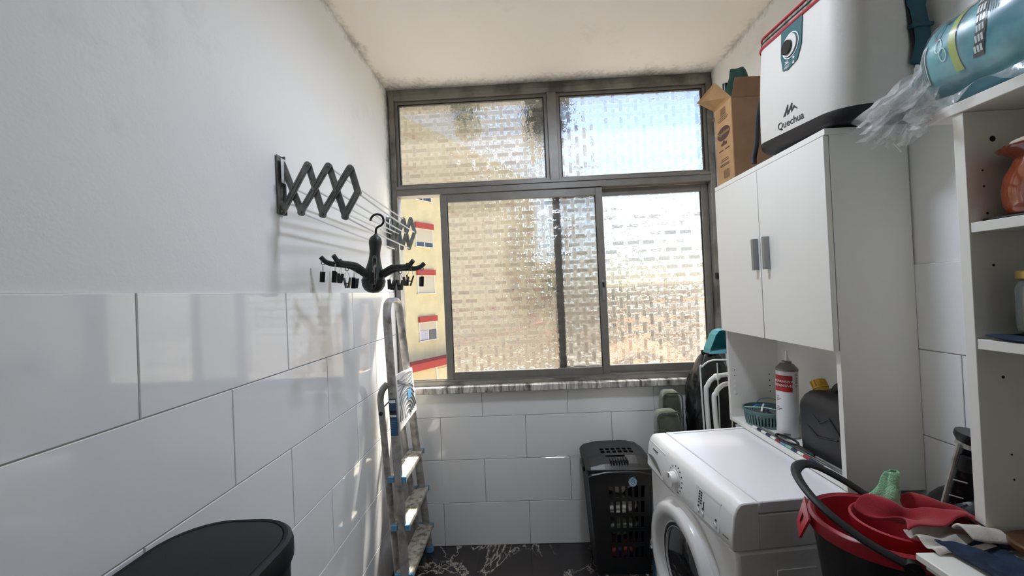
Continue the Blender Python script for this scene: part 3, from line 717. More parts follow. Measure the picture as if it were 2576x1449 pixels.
for i in range(5):
    pts = [(.06+.11*k, .70+.055*i+.035*math.sin(k*.7+i)) for k in range(9)]
    MB().tube([onp(*p) for p in pts if p[1] < .97], .0028, 5, flat=.6).build('rib', 'rack_grey', pfo)
MB().hexa([onp(.52, .42, .001), onp(.72, .42, .001), onp(.72, .60, .001), onp(.52, .60, .001), onp(.52, .42, .004), onp(.72, .42, .004), onp(.72, .60, .004), onp(.52, .60, .004)]).build('emblem', 'blue_cap', pfo)
# instruction sticker on the near rail
def on_rail(u, z, d=.0005):
    p = rail_pt(-1, z); a = -PI/2 + u; r = .0217+d
    return Ld(Vector((p.x+r*math.cos(a)*1.0, p.y+r*.64*math.sin(a)-.0008, z)))
st = MB().grid(lambda u, v: on_rail(-.95+1.9*u, .80+.175*v), 8, 4).build('sticker', 'sticker_blue', ld)
for z0, z1, mm in ((.955, .968, 'print_white'), (.905, .918, 'hole_dark'), (.885, .903, 'print_dark'), (.888, .897, 'print_white')):
    MB().grid(lambda u, v: on_rail(-.75+1.5*u, z0+(z1-z0)*v, .0011 if mm != 'print_white' else .0014), 6, 1).build('sticker_print', mm, st)
for i in range(9): MB().grid(lambda u, v: on_rail(-.7+1.4*u, .808+.0082*i+.0028*v, .0011), 6, 1).build('sticker_print', 'sticker_mblue', st)

# ------------------------------------------------------------------ black bin, bottom left
bn = thing('waste_bin', 'tall black waste bin with a flat rimmed lid against the tiled wall', 'bin', (-.620, .672, .008))
def ring_at(hx, hy, r, z, n=8): return [(x, y, z) for x, y in rrect(hx, hy, r, n)]
MB().loft([ring_at(.118, .176, .085, 0), ring_at(.125, .185, .09, .03), ring_at(.132, .196, .10, .93), ring_at(.132, .196, .10, .945)]).build('body', 'black_bin', bn)
MB().loft([ring_at(.137, .201, .105, .942), ring_at(.139, .204, .107, .948), ring_at(.139, .204, .107, .974), ring_at(.136, .201, .105, .985), ring_at(.130, .195, .10, .990), ring_at(.124, .189, .096, .989), ring_at(.1225, .1875, .095, .9865), ring_at(.121, .186, .094, .989), ring_at(.08, .13, .07, .9935), ring_at(.02, .03, .015, .995)]).build('lid', 'black_bin', bn, ang=30)
MB().loft([ring_at(.1345, .1985, .103, .935), ring_at(.1345, .1985, .103, .9415)]).build('seam', 'hole_dark', bn)

# ------------------------------------------------------------------ laundry hamper
hp = thing('laundry_hamper', 'black plastic laundry hamper with slotted sides and domed lid', 'hamper', (.452, 2.205, 0)); hp.scale = (.87, 1, 1)
def hw(z): t = z/.54; return (.155+.035*t, .112+.02*t)
def hc(u, z, side, off):   # side: 0 front(-y) 1 right 2 back 3 left
    hx, hy = hw(z); hx -= off; hy -= off
    return {0: (u*hx, -hy, z), 1: (hx, u*hy, z), 2: (-u*hx, hy, z), 3: (-hx, -u*hy, z)}[side]
body = MB()
us = [-1, -.58, -.535]; n = 6; pit = 1.07/(n*1.0)
us = [-1]
for i in range(n): us += [-.40+i*.205, -.40+i*.205+.125]
us += [1]
zs = [0, .075]
for i in range(5): zs += [.085+i*.078, .085+i*.078+.060]
zs += [.50, .54]; zs = sorted(set(zs))
hole = lambda i, j: (i % 2 == 1) and us[i] < .95 and us[i+1] < .97 and (0.08 < zs[j] < .43) and abs((zs[j+1]-zs[j])-.060) < .002
body.cells(us, zs, hole, lambda u, z: hc(u, z, 0, 0), lambda u, z: hc(u, z, 0, .004))
for s in (1, 2, 3): body.cells([-1, 1], [0, .54], lambda i, j: False, lambda u, z: hc(u, z, s, 0), lambda u, z: hc(u, z, s, .004))
body.box(-.150, -.107, .002, .150, .107, .008)
hb = body.build('body', 'black_plastic_matt', hp, smooth=False)
rim = MB().loft([[(x, y, .530) for x, y in rrect(.197, .139, .03)], [(x, y, .545) for x, y in rrect(.199, .141, .03)], [(x, y, .545) for x, y in rrect(.188, .131, .03)], [(x, y, .530) for x, y in rrect(.186, .129, .03)]], wrap=True).build('rim', 'black_plastic', hp)
MB().box(-.209, -.05, .50, -.1905, .05, .536).build('side_handle', 'black_plastic', hp, bevel=.008)
MB().box(.1905, -.05, .50, .209, .05, .536).build('side_handle', 'black_plastic', hp, bevel=.008)
# lid: domed plate with a field of square holes
def lidz(x, y): return .590 - .028*max(0, (abs(x)/.2))**4 - .055*max(0, -(y+.055)/.09)**1.6*(1 if y < -.055 else 0)
lx = [-.2, -.17]; 
for i in range(6): lx += [-.088+i*.035, -.088+i*.035+.024]
lx += [.17, .2]
ly = [-.145, -.11, -.065] + [-.03, -.004, .006, .032] + [.07, .11, .145]
def lhole(i, j): return lx[i] > -.09 and lx[i+1] < .12 and abs(lx[i+1]-lx[i]-.024) < .002 and (abs(ly[j+1]-ly[j]-.026) < .002)
def rcl(x, y, dz):
    # pull the corners in
    m = max(0, abs(x)-.165)/.035*max(0, abs(y)-.11)/.035; k = 1-.045*m
    return (x*k, y*k, lidz(x, y)+dz)
MB().cells(lx, ly, lhole, lambda x, y: rcl(x, y, 0), lambda x, y: rcl(x, y, -.004)).build('lid', 'black_plastic', hp, ang=30)
gp = MB()
for i in range(7): gp.box(-.052+i*.016, -.122, lidz(0, -.10)-.004, -.044+i*.016, -.078, lidz(0, -.078)+.002)
gp.build('lid_grip', 'black_plastic', hp, bevel=.001)
MB().box(-.07, -.071, .588, .045, -.064, .594).build('lid_ridge', 'black_plastic', hp, bevel=.001)
def on_hf(u, v, d=0):   # front face: u metres from centre, v height
    hx, hy = hw(v); return (u, -hy-.0008-d, v)
def disc(r0, r1, cx, cz, d, seg=24):
    mb = MB(); 
    if r0 == 0: mb.add([on_hf(cx+r1*math.cos(2*PI*k/seg), cz+r1*math.sin(2*PI*k/seg), d) for k in range(seg)], [tuple(range(seg))])
    else: mb.loft([[on_hf(cx+r*math.cos(2*PI*k/seg), cz+r*math.sin(2*PI*k/seg), d) for k in range(seg)] for r in (r0, r1)], False, False)
    return mb
sk = disc(0, .0245, .068, .478, 0).build('sticker', 'sticker_lblue', hp, smooth=False)
disc(.0145, .0165, .068, .478, .0005).build('sticker_ring', 'print_white', sk, smooth=False)
disc(0, .0143, .068, .478, .0004).build('sticker_disc', 'sticker_mblue', sk, smooth=False)
for k in range(3):   # recycling arrows
    a0 = PI/2 + k*2*PI/3
    c = (.068+.0062*math.cos(a0), .478+.0062*math.sin(a0)); q = a0-PI/2
    def rp(u, v): return on_hf(c[0]+u*math.cos(q)-v*math.sin(q), c[1]+u*math.sin(q)+v*math.cos(q), .0009)
    MB().add([rp(-.006, -.0015), rp(.001, -.0015), rp(.001, -.0035), rp(.0065, .0004), rp(.001, .004), rp(.001, .002), rp(-.006, .002)], [(0,1,2,3,4,5,6)]).build('recycling_arrow', 'print_white', sk, smooth=False)
for k in range(14):
    q = 2*PI*k/14; c = (.068+.0203*math.cos(q), .478+.0203*math.sin(q))
    MB().add([on_hf(c[0]+a*.0018, c[1]+b*.0012, .0006) for a, b in ((-1,-1),(1,-1),(1,1),(-1,1))], [(0,1,2,3)]).build('sticker_print', 'sticker_mblue', sk, smooth=False)
def crumple(name, label, cat, c, r, matname, seed, amp=.35, n=(20, 14), group=None, sc=9, rot=0):
    mb = MB()
    def f(u, v):
        a = 2*PI*u; b = PI*(v-.5); d = Vector((math.cos(a)*math.cos(b), math.sin(a)*math.cos(b), math.sin(b)))
        k = 1+amp*nf(d, 1.6, seed)+amp*.45*nf(d, 4.5, seed+2)
        return Vector((d.x*r[0]*k, d.y*r[1]*k, max(-r[2], d.z*r[2]*k)))
    mb.grid(f, *n); me_o = mb.build(name, matname, None)
    me_o.location = c; tag(me_o, label, cat, group); return me_o
crumple('folded_garment', 'white crumpled shirt high in the black hamper', 'clothes', (.445, 2.172, .470), (.108, .072, .078), 'cloth_white', 3, amp=.24)
crumple('folded_garment', 'pale grey garment in the middle of the black hamper', 'clothes', (.452, 2.168, .318), (.100, .076, .042), 'cloth_grey', 5, amp=.2)
crumple('folded_garment', 'olive grey garment low in the black hamper', 'clothes', (.452, 2.168, .222), (.098, .074, .040), 'cloth_olive', 6, amp=.2)
crumple('folded_garment', 'red and blue patterned garment at the bottom of the hamper', 'clothes', (.452, 2.168, .105), (.096, .072, .062), 'cloth_pattern', 8, amp=.2)
# bucket squeezed between hamper and washing machine
pb = thing('paint_pail', 'small dark pail with blue band and wire handle behind washing machine', 'pail', (.605, 1.92, 0))
pb.location = (.655, 1.905, 0)
MB().lathe([(.095, 0), (.10, .004), (.108, .26), (.112, .262), (.112, .285), (.108, .287), (.104, .287), (.10, .02)], 28, cap1=True).build('body', 'black_plastic', pb)
MB().lathe([(.1075, .06), (.1085, .19)], 28, cap0=False, cap1=False).build('band', 'paint_blue', pb)
MB().lathe([(.113, .28), (.115, .29), (.110, .297), (.03, .300), (0, .3005)], 28, cap0=False, cap1=False).build('lid', 'black_plastic', pb)
MB().tube(spline([(-.113, -.01, .265), (-.118, -.02, .30), (-.09, -.05, .40), (-.03, -.06, .43), (.05, -.05, .41), (.113, .01, .265)], 5), .0025, 6).build('wire_handle', 'rod_white', pb)
MB().tube([(-.105, -.01, .262), (-.119, -.011, .262)], .007, 8).build('handle_lug', 'rod_white', pb)

# ------------------------------------------------------------------ washing machine (front faces the left wall)
WZ = .838
wm = thing('washing_machine', 'white front loading washing machine under the wall cabinet', 'washing machine', (.559, 1.462, 0), math.radians(6.2))
def sec(x0, x1, r, z, hy=.292): return [(x0 if sx < 0 else x1, hy*sy, z) for sx, sy in ((-1,-1),(1,-1),(1,1),(-1,1))]
MB().box(-.018, -.290, .015, .50, .290, .700).build('body', 'enamel', wm, bevel=.012, seg=3)
MB().box(.055, -.290, .7005, .50, .290, .800).build('body_upper', 'enamel', wm, bevel=.004)
# control fascia: bowed profile swept across the width
prof = [(.0545, .701), (-.026, .701), (-.031, .712), (-.029, .745), (-.021, .80), (-.012, .822), (-.002, .833), (.012, WZ-.001), (.0545, WZ-.001)]
cp = MB(); ny = 8; rings = []
for j in range(ny+1):
    y = -.292+.584*j/ny; bow = .010*(1-(y/.292)**2)
    rings.append([(x-(bow if x < .03 else 0), y, z) for x, z in prof])
cp.loft(rings).build('control_panel', 'enamel', wm, bevel=.004)
tp = MB().box(.056, -.292, .803, .50, .292, WZ).build('top_plate', 'enamel_top', wm, bevel=.004, seg=2)
tr0 = MB(); tr0.box(.08, .268, WZ, .47, .2705, WZ+.0008); tr0.build('top_groove', 'print_grey', tp, smooth=False)
def face(y, z, d=0):   # point on the fascia front
    bow = .010*(1-(y/.292)**2)
    pts = [(-.031, .712), (-.029, .745), (-.021, .80), (-.012, .822)]
    for (xa, za), (xb, zb) in zip(pts, pts[1:]):
        if z <= zb or zb == .822: x = xa+(xb-xa)*(z-za)/(zb-za); break
    return Vector((x-bow-d, y, z))
def fpatch(y0, y1, z0, z1, d): return MB().hexa([face(y0, z0, 0), face(y1, z0, 0), face(y1, z1, 0), face(y0, z1, 0), face(y0, z0, d), face(y1, z0, d), face(y1, z1, d), face(y0, z1, d)])
# detergent drawer with scooped grip at the far end
dr = fpatch(.125, .285, .715, .815, .0022).build('drawer', 'enamel', wm, bevel=.001)
MB().loft([[face(.135+.145*t, .728+.010*math.sin(PI*t)+.03*t+s*(.009*math.sin(PI*t)+.001), .0028) for s in (-1, 1)] for t in [i/12 for i in range(13)]], False, False, closed=False).build('drawer_grip', 'print_grey', dr, smooth=False)
fpatch(.190, .232, .7945, .7985, .0027).build('lettering', 'print_dark', dr, smooth=False)
def axx(c, r, h0, h1, prof, seg=28):
    mb = MB(); mb.lathe(prof, seg, cap0=False, cap1=True); mb.v = [(c[0]-z, c[1]+y, c[2]+x) for x, y, z in mb.v]; return mb
kc = face(.028, .765)
kb = axx(kc, 0, 0, 0, [(.034, 0), (.034, .003), (.0275, .004), (.026, .022), (.0245, .025), (0, .0255)]).build('knob', 'enamel', wm)
MB().box(kc.x-.027, kc.y-.002, kc.z+.008, kc.x-.0245, kc.y+.002, kc.z+.024).build('knob_mark', 'print_grey', kb)
for k in range(14):
    a = math.radians(-150+300*k/13) + PI/2; p = (kc.y+.047*math.cos(a), kc.z+.047*math.sin(a)*.92)
    p = (p[0], min(p[1], .818)); fpatch(p[0]-.003, p[0]+.003, p[1]-.0022, p[1]+.0022, .0008).build('dial_mark', 'print_dark', wm, smooth=False)
pn = fpatch(-.235, -.105, .722, .808, .0012).build('display_panel', 'panel_line', wm, bevel=0, smooth=False)
fpatch(-.2338, -.1062, .7232, .8068, .0018).build('display_face', 'enamel', pn, smooth=False)
for i in range(2):
    for j in range(5): fpatch(-.128-.011*i-.0025, -.128-.011*i+.0025, .797-j*.0085-.002, .797-j*.0085+.002, .0024).build('indicator', 'print_dark', pn, smooth=False)
for i, (y, z) in enumerate(((-.128, .737), (-.152, .737), (-.218, .738))):
    c = face(y, z, .0018); axx(c, 0, 0, 0, [(.0075, 0), (.007, .003), (0, .0035)], 14).build('button', 'enamel', pn)
    fpatch(y-.003, y+.003, z+.012, z+.017, .0024).build('button_mark', 'print_dark', pn, smooth=False)
fpatch(-.1545, -.1535, .748, .775, .0024).build('indicator_line', 'print_dark', pn, smooth=False)
fpatch(-.275, -.25, .728, .732, .0008).build('lettering', 'print_grey', wm, smooth=False)
# door: broad raised ring, recessed funnel, dark bowl
dc = Vector((-.0185, .0, .455))
axx(dc, 0, 0, 0, [(.236, 0), (.236, .006), (.228, .014), (.214, .017)]).build('door_surround', 'enamel', wm)
rg = axx(dc, 0, 0, 0, [(.222, .004), (.222, .030), (.216, .040), (.205, .045), (.185, .046), (.172, .040), (.160, .020), (.146, .012)], 48)
rg.f = [f for f in rg.f if len(f) == 4]; rgo = rg.build('door_ring', 'enamel', wm)
axx(dc, 0, 0, 0, [(.150, .010), (.150, .018), (.140, .020), (.136, .014)], 40).build('door_seal', 'rubber', wm)
axx(dc, 0, 0, 0, [(.137, .016), (.12, .026), (.08, .036), (.04, .040), (0, .041)], 40).build('door_glass', 'door_black', wm)
MB().box(-.022, -.288, .015, -.0185, .288, .085).build('kick_plate', 'enamel', wm, bevel=.001)
for y in (-.24, .24):
    for x in (.04, .44): MB().tube([(x, y, 0), (x, y, .016)], .02, 10).build('foot', 'rubber', wm)
# pressed relief on the side facing the room
for x0, x1 in ((.10, .22), (.27, .42)): MB().box(x0, -.2935, .12, x1, -.2895, .64).build('side_relief', 'enamel', wm, bevel=.003)

# ------------------------------------------------------------------ wall cabinet above it
CB0, CB1, CY0, CY1, CF = .840, 1.911, 1.213, 1.888, .922
cbt = thing('wall_cabinet', 'white two door wall cabinet with open bottom shelf above washing machine', 'cabinet', (1.03, 1.55, CB0))
def C(x0, y0, z0, x1, y1, z1): return (x0-1.03, y0-1.55, z0-CB0, x1-1.03, y1-1.55, z1-CB0)
T = .018
for y in (CY0, CY1-T): box_part('side_panel', 'lamin', cbt, *C(CF, y, CB0, XR-.004, y+T, CB1-T), bevel=.001)
box_part('top_panel', 'lamin', cbt, *C(.907, CY0-.003, CB1-T, XR-.004, CY1+.003, CB1), bevel=.001)
box_part('bottom_shelf', 'lamin_edge', cbt, *C(CF, CY0+T, .8415, XR-.010, CY1-T, .858), bevel=.001)
box_part('mid_shelf', 'lamin', cbt, *C(CF, CY0+T, 1.262, XR-.010, CY1-T, 1.28), bevel=.001)
box_part('back_panel', 'lamin', cbt, *C(XR-.010, CY0+T, .8415, XR-.005, CY1-T, CB1-T), bevel=0)
def cdoor(y0, y1, hy, open_=0):
    d = box_part('door', 'lamin', cbt, *C(.9045, y0, 1.252, .9205, y1, CB1-T-.003), bevel=.0015)
    h = MB(); h.box(*C(.884, hy-.006, 1.512, .9043, hy+.003, 1.632)); h.box(*C(.884, hy+.003, 1.512, .890, hy+.009, 1.632))
    h.build('handle', 'handle_grey', d, bevel=.001); return d
cdoor(1.5575, CY1-.001, 1.572); cdoor(CY0+.001, 1.5535, 1.502)
for x in (.945, 1.10):
    for i, z in enumerate((1.07, 1.045, 1.018, .993, .968)):
        if (x < 1 and i >= 2) or (x > 1 and i == 0):
            MB().tube([C(x, CY1-T, z, 0,0,0)[:3], C(x, CY1-T-.002, z, 0,0,0)[:3]], .0065, 12).build('hole_cap', 'white_plastic', cbt)
        else:
            MB().tube([C(x, CY1-T+.002, z, 0,0,0)[:3], C(x, CY1-T-.0004, z, 0,0,0)[:3]], .0026, 8).build('pin_hole', 'hole_dark', cbt)

SZ = .8585
# peg basket
bk = thing('peg_basket', 'grey green slotted plastic basket on the open cabinet shelf', 'basket', (1.02, 1.765, SZ))
def bfn(r0, r1, h): return lambda a, z: ((r0+(r1-r0)*z/h)*math.cos(a)*.98, (r0+(r1-r0)*z/h)*math.sin(a), z)
nb = 44; aa = []
for i in range(nb): aa += [2*PI*i/nb, 2*PI*(i+.55)/nb]
aa.append(2*PI)
hh = .062
b_ = MB().cells(aa, [0, .008, .048, hh], lambda i, j: j == 1 and i % 2 == 1, bfn(.082, .090, hh), bfn(.0795, .0875, hh))
b_.lathe([(.080, 0), (.080, .003)], 32); b_.build('basket_wall', 'teal_basket', bk, smooth=False)
MB().lathe([(.089, .059), (.0925, .060), (.0925, .066), (.087, .066), (.087, .059)], 40, cap0=False, cap1=False).build('rim', 'teal_basket', bk)
MB().tube(spline([(.0, .088, .06), (.02, .075, .085), (.04, .03, .098), (.045, -.03, .098), (.03, -.07, .085), (.0, -.088, .06)], 5), .0022, 6).build('handle', 'teal_basket', bk)
def stick(name, label, cat, pts, r, m, group=None):
    o = MB().tube(spline(pts, 4), r, 7, flat=.6).build(name, m); c = Vector(pts[0]); 
    for v in o.data.vertices: v.co -= c
    o.location = c; return tag(o, label, cat, group)
stick('toothbrush', 'white toothbrush lying across the peg basket', 'toothbrush', [(.972, 1.72, .925), (1.0, 1.76, .932), (1.04, 1.82, .926)], .004, 'white_plastic')
stick('toothbrush', 'blue toothbrush lying in the peg basket', 'toothbrush', [(.965, 1.77, .925), (1.0, 1.80, .93), (1.06, 1.81, .922)], .004, 'sticker_mblue')
stick('toothbrush', 'mint green toothbrush resting on the basket rim', 'toothbrush', [(.945, 1.80, .922), (1.0, 1.745, .932), (1.05, 1.70, .928)], .0045, 'mint')
stick('marker_pen', 'dark navy pen inside the peg basket', 'pen', [(.99, 1.70, .915), (1.02, 1.76, .918), (1.05, 1.81, .914)], .005, 'navy')
crumple('balled_sock', 'dark cloth scrap bunched inside the peg basket', 'cloth', (1.02, 1.765, .892), (.066, .066, .028), 'cushion_green', 12)
# foam can
cn = thing('foam_can', 'white expanding foam can with red label and nozzle', 'spray can', (1.008, 1.612, SZ), rot=(0, .03, 0))
R = .0375
MB().lathe([(.034, 0), (R, .003), (R, .262), (.0365, .266)], 36, cap1=True).build('body', 'can_white', cn)
MB().lathe([(R+.001, .258), (R+.001, .266), (.035, .270), (.024, .283), (.017, .287), (.017, .293), (.014, .295), (.0, .295)], 32, cap0=False, cap1=False).build('dome', 'can_metal', cn)
MB().lathe([(R+.0006, 0), (R+.0012, .002), (R+.0006, .006)], 36, cap0=False, cap1=False).build('foot_ring', 'can_metal', cn)
nz_ = MB().lathe([(.008, .295), (.007, .303), (.005, .322), (.004, .336), (0, .337)], 14, cap0=False, cap1=False).build('nozzle', 'white_plastic', cn)
for s in (-1, 1): MB().tube(spline([(0, s*.002, .334), (-.004, s*.014, .337), (-.006, s*.026, .326), (-.005, s*.036, .318)], 4), .0012, 5).build('nozzle_tail', 'rod_white', cn)
CA = math.atan2(-1.612, -1.008)-.12   # the label centre, facing the room
def onc(a, z, d=.0005): return ((R+d)*math.cos(CA+a), (R+d)*math.sin(CA+a), z)
lb = MB().grid(lambda u, v: onc(-1.25+1.85*u, .180+.062*v), 16, 1).build('label', 'can_red', cn)
lettering('lettering', 'EXPANSIVA', .0135, 'print_white', lb, lambda u, v, d: onc(u/R-.26, .219+v, .001+d))
lettering('lettering', 'EXPANSÍVEL', .0135, 'print_white', lb, lambda u, v, d: onc(u/R-.26, .203+v, .001+d))
for i, (z, wd) in enumerate(((.158, .3), (.150, .5), (.144, .34), (.118, .3), (.111, .6), (.105, .4))):
    MB().grid(lambda u, v: onc(-.95+wd*u, z+.0028*v, .0006), 5, 1).build('print_line', 'print_grey', cn, smooth=False)
MB().grid(lambda u, v: onc(-.25+.6*u, .014+.007*v, .0006), 6, 1).build('batch_code', 'print_grey', cn, smooth=False)
for i in range(9): MB().grid(lambda u, v: onc(.93+.12*u*(1+i % 2), .20+i*.006+.0025*v, .0006), 3, 1).build('print_line', 'print_dark', cn, smooth=False)
# leaflet behind can
lf = thing('printed_box', 'flat black and white printed carton behind the foam can', 'carton', (1.085, 1.525, SZ), math.radians(-38))
MB().box(-.055, -.006, 0, .055, .006, .16).build('carton', 'print_white', lf, bevel=.001)
MB().box(-.055, -.0068, .118, .055, -.0062, .159).build('header', 'hole_dark', lf, smooth=False)
for i in range(13): MB().box(-.045, -.0066, .02+i*.007, .02+.02*((i*7) % 3)/2, -.0062, .0225+i*.007).build('print_line', 'print_dark', lf, smooth=False)
MB().box(-.056, -.0075, 0, .056, -.0062, .012).build('base_strip', 'hole_dark', lf, smooth=False)
# jerrycan
jc = thing('jerrycan', 'black plastic jerrycan with yellow screw cap in the open cabinet', 'jerrycan', (1.045, 1.372, SZ), math.radians(4))
def jr(hx, hy, r, z, dx=0): return [(x+dx, y, z) for x, y in rrect(hx, hy, r, 5)]
MB().loft([jr(.062, .115, .02, 0), jr(.068, .122, .025, .006), jr(.069, .124, .025, .16), jr(.068, .122, .028, .178), jr(.062, .112, .03, .200), jr(.05, .098, .03, .216), jr(.034, .075, .025, .224)]).build('body', 'jerry', jc)
hd = spline([(0, -.105, .198), (0, -.09, .235), (0, -.05, .247), (0, 0, .247), (0, .022, .232), (0, .03, .21)], 5)
MB().tube(hd, .017, 10, flat=.8).build('handle', 'jerry', jc)
for s in (-1, 1):
    mb = MB().tube([(-.0695, s*.0+.05, .145), (-.0705, .02, .125), (-.0705, -.02, .150), (-.0695, -.07, .095)], .0035, 6); mb.build('rib', 'jerry', jc); break
MB().tube([(-.0695, .075, .10), (-.0705, .03, .075), (-.0695, -.05, .09)], .003, 6).build('rib', 'jerry', jc)
ck = Matrix.Translation((-.008, .075, .213)) @ Matrix.Rotation(math.radians(-32), 4, 'X')
cpn = MB().lathe([(.022, 0), (.022, .012), (.025, .013), (.025, .019), (.022, .020), (.0215, .04), (.019, .043), (0, .043)], 20).xf(ck).build('cap', 'yellow_plastic', jc, ang=30)
for i in range(10):
    a = 2*PI*i/10; MB().box(-.003, .0205, .021, .003, .0245, .041).xf(ck @ Matrix.Rotation(a, 4, 'Z')).build('cap_ridge', 'yellow_plastic', cpn)
# long things lying along the shelf front
stick('tent_pole', 'thin dark metal rod lying along the cabinet shelf front', 'rod', [(.952, 1.74, .8645), (.956, 1.5, .864), (.962, 1.26, .864)], .0042, 'rack_grey')
stick('tent_pole', 'thin silver rod lying behind the dark one on the shelf', 'rod', [(.963, 1.70, .8645), (.968, 1.5, .864), (.973, 1.27, .864)], .004, 'ladder_alu')
sw = thing('drinking_straw', 'blue and white striped plastic stick along the shelf edge', 'stick', (.936, 1.5, SZ))
seq = ['print_white', 'navy', 'print_white', 'navy', 'print_white', 'cloth_red', 'blue_light', 'mint', 'navy', 'print_white', 'cloth_red', 'navy', 'navy', 'print_white', 'navy', 'print_white']
for i, mm in enumerate(seq):
    y0 = .22-i*.0305; MB().tube([(0, y0, .0055), (.001, y0-.0303, .0055)], .0052, 8).build('stripe', mm, sw)
rgm = MB(); ring = [(.033*math.cos(2*PI*i/24)*.62, .055*math.sin(2*PI*i/24), .004) for i in range(24)]
rk2 = thing('racket_loop', 'black oval loop lying on the cabinet shelf front', 'loop', (.955, 1.535, .872))
MB().tube(ring, .0042, 7, wrap=True).build('loop', 'black_plastic', rk2)
MB().tube([(0, -.055, .004), (.002, -.14, .002)], .0045, 7).build('grip', 'black_plastic', rk2)

# ------------------------------------------------------------------ cool bag on the cabinet
cl = thing('cool_bag', 'white soft cool bag with black base and red piping on wall cabinet', 'cool bag', (1.026, 1.365, 1.931), rot=(math.radians(4.6), 0, 0))
hx, hy = .117, .222
def cr(ix, r, z, n=8): return [(x, y, z) for x, y in rrect(hx+ix, hy+ix, r+ix, n)]
MB().loft([cr(-.035, .075, 0), cr(-.014, .085, .003), cr(-.003, .085, .014), cr(.001, .085, .030), cr(.001, .085, .036)]).build('base', 'cooler_black', cl)
def bow(z): return .004*math.sin(PI*(z-.03)/.34)
MB().loft([cr(bow(z), .085, z) for z in (.0365, .08, .13, .18, .23, .28, .33, .372)]).build('body', 'cooler_white', cl)
MB().tube([(x, y, .374) for x, y in rrect(hx+.002, hy+.002, .087, 8)], .0042, 7, wrap=True).build('piping', 'cooler_red', cl)
zp = MB().loft([cr(-.004, .083, .376), cr(-.003, .083, .39), cr(-.005, .083, .408)]).build('zip_band', 'zip_tan', cl)
MB().tube([(x, y, .393) for x, y in rrect(hx-.002, hy-.002, .083, 8)], .0022, 6, wrap=True).build('zip', 'print_dark', zp)
MB().tube([(x, y, .410) for x, y in rrect(hx-.002, hy-.002, .083, 8)], .0036, 7, wrap=True).build('piping', 'cooler_red', cl)
MB().loft([cr(-.004, .083, .411), cr(-.008, .083, .42), cr(-.03, .07, .432), cr(-.07, .04, .438)]).build('lid', 'cooler_white', cl)
def cf(y, z, d): return (-hx-bow(min(max(z, .03), .37))-d, y, z)
by0, by1 = .040, -.062
pl_ = [(by0, .370), (by1, .370), (by1, .285), (by1+.018, .245), (-.011+.012, .232), (by0-.014, .238), (by0-.002, .285)]
bg = MB(); bg.loft([[cf(y, z, 0) for y, z in pl_], [cf(y, z, .003) for y, z in pl_]]).build('badge', 'cooler_teal', cl)
BG = cl.children[-1]
def cdisc(r, yc, zc, d0, d1, seg=26): return MB().loft([[cf(yc+r*math.cos(2*PI*k/seg), zc+r*math.sin(2*PI*k/seg), d) for k in range(seg)] for d in (d0, d1)])
cdisc(.040, -.012, .303, .003, .0045).build('valve_ring', 'print_white', BG)
cdisc(.037, -.012, .303, .0045, .0055).build('valve_ring', 'cooler_teal', BG)
cdisc(.034, -.012, .303, .0055, .009).build('valve_plate', 'cooler_white', BG)
cdisc(.022, -.006, .300, .009, .016).build('valve_plug', 'black_plastic', BG)
lettering('lettering', '26L', .015, 'print_white', BG, lambda u, v, d: cf(.004-u, .256+v, .0032+d))
lettering('lettering', 'FRESH', .0085, 'print_white', BG, lambda u, v, d: cf(.004-u, .2405+v, .0032+d))
MB().add([cf(.016, .2468, .0034), cf(-.010, .2468, .0034), cf(-.010, .2478, .0034), cf(.016, .2478, .0034)], [(0,1,2,3)]).build('print_line', 'print_white', BG, smooth=False)
for zc in (.258, .244): 
    for k in range(3):
        a = PI*k/3
        MB().hexa([cf(-.028+s*.0052*math.cos(a)+t*.0008*math.sin(a), zc+s*.0052*math.sin(a)-t*.0008*math.cos(a), d) for d in (.003, .0042) for s, t in ((-1,-1),(1,-1),(1,1),(-1,1))]).build('snowflake_arm', 'print_white', BG, smooth=False)
lettering('lettering', 'Quechua', .034, 'print_dark', cl, lambda u, v, d: cf(-.005-u, .063+v, .0004+d), sx=1.05)
lg = [(-.034, 0), (-.026, 0), (-.006, .030), (-.012, .004), (-.006, .004), (.009, .030), (.006, .010), (.012, .009), (.021, .018), (.030, .013), (.034, .003), (.024, .010), (.014, 0), (-.002, 0), (.0, .014), (-.010, 0), (-.021, 0), (-.015, .019)]
mt_ = [(-.036, 0), (-.012, .034), (-.008, .032), (-.011, .010), (.008, .033), (.012, .030), (.010, .012), (.019, .022), (.036, .006), (.034, .004), (.020, .013), (.006, .001), (.004, .016), (-.007, .001), (-.016, .001), (-.015, .014), (-.024, 0)]
MB().add([cf(-.006-u, .088+v, .0008) for u, v in mt_], [tuple(range(len(mt_)))]).build('mountain_logo', 'print_dark', cl, smooth=False)
# shoulder strap down the near end
st_ = spline([(.062, -.208, .43), (.066, -.222, .36), (.070, -.228, .30), (.080, -.230, .25), (.088, -.232, .19), (.080, -.228, .13)], 5)
MB().tube(st_, [.026]*12+[.022]*(len(st_)-12), 8, flat=.32, upv=(0,1,0)).build('strap', 'strap_teal', cl)
MB().box(.052, -.242, .225, .108, -.222, .236).build('strap_fold', 'strap_teal', cl, bevel=.003)
MB().tube([(.042, -.205, .43), (.048, -.219, .33), (.060, -.226, .24), (.078, -.226, .15)], .008, 6, flat=.5, upv=(0,1,0)).build('strap_edge', 'cooler_black', cl)
MB().tube(spline([(-.085, .214, .22), (-.098, .214, .15), (-.104, .210, .06), (-.118, .204, .0), (-.122, .196, -.026)], 4), .010, 8, flat=.5, upv=(0,1,0)).build('strap', 'cooler_black', cl)
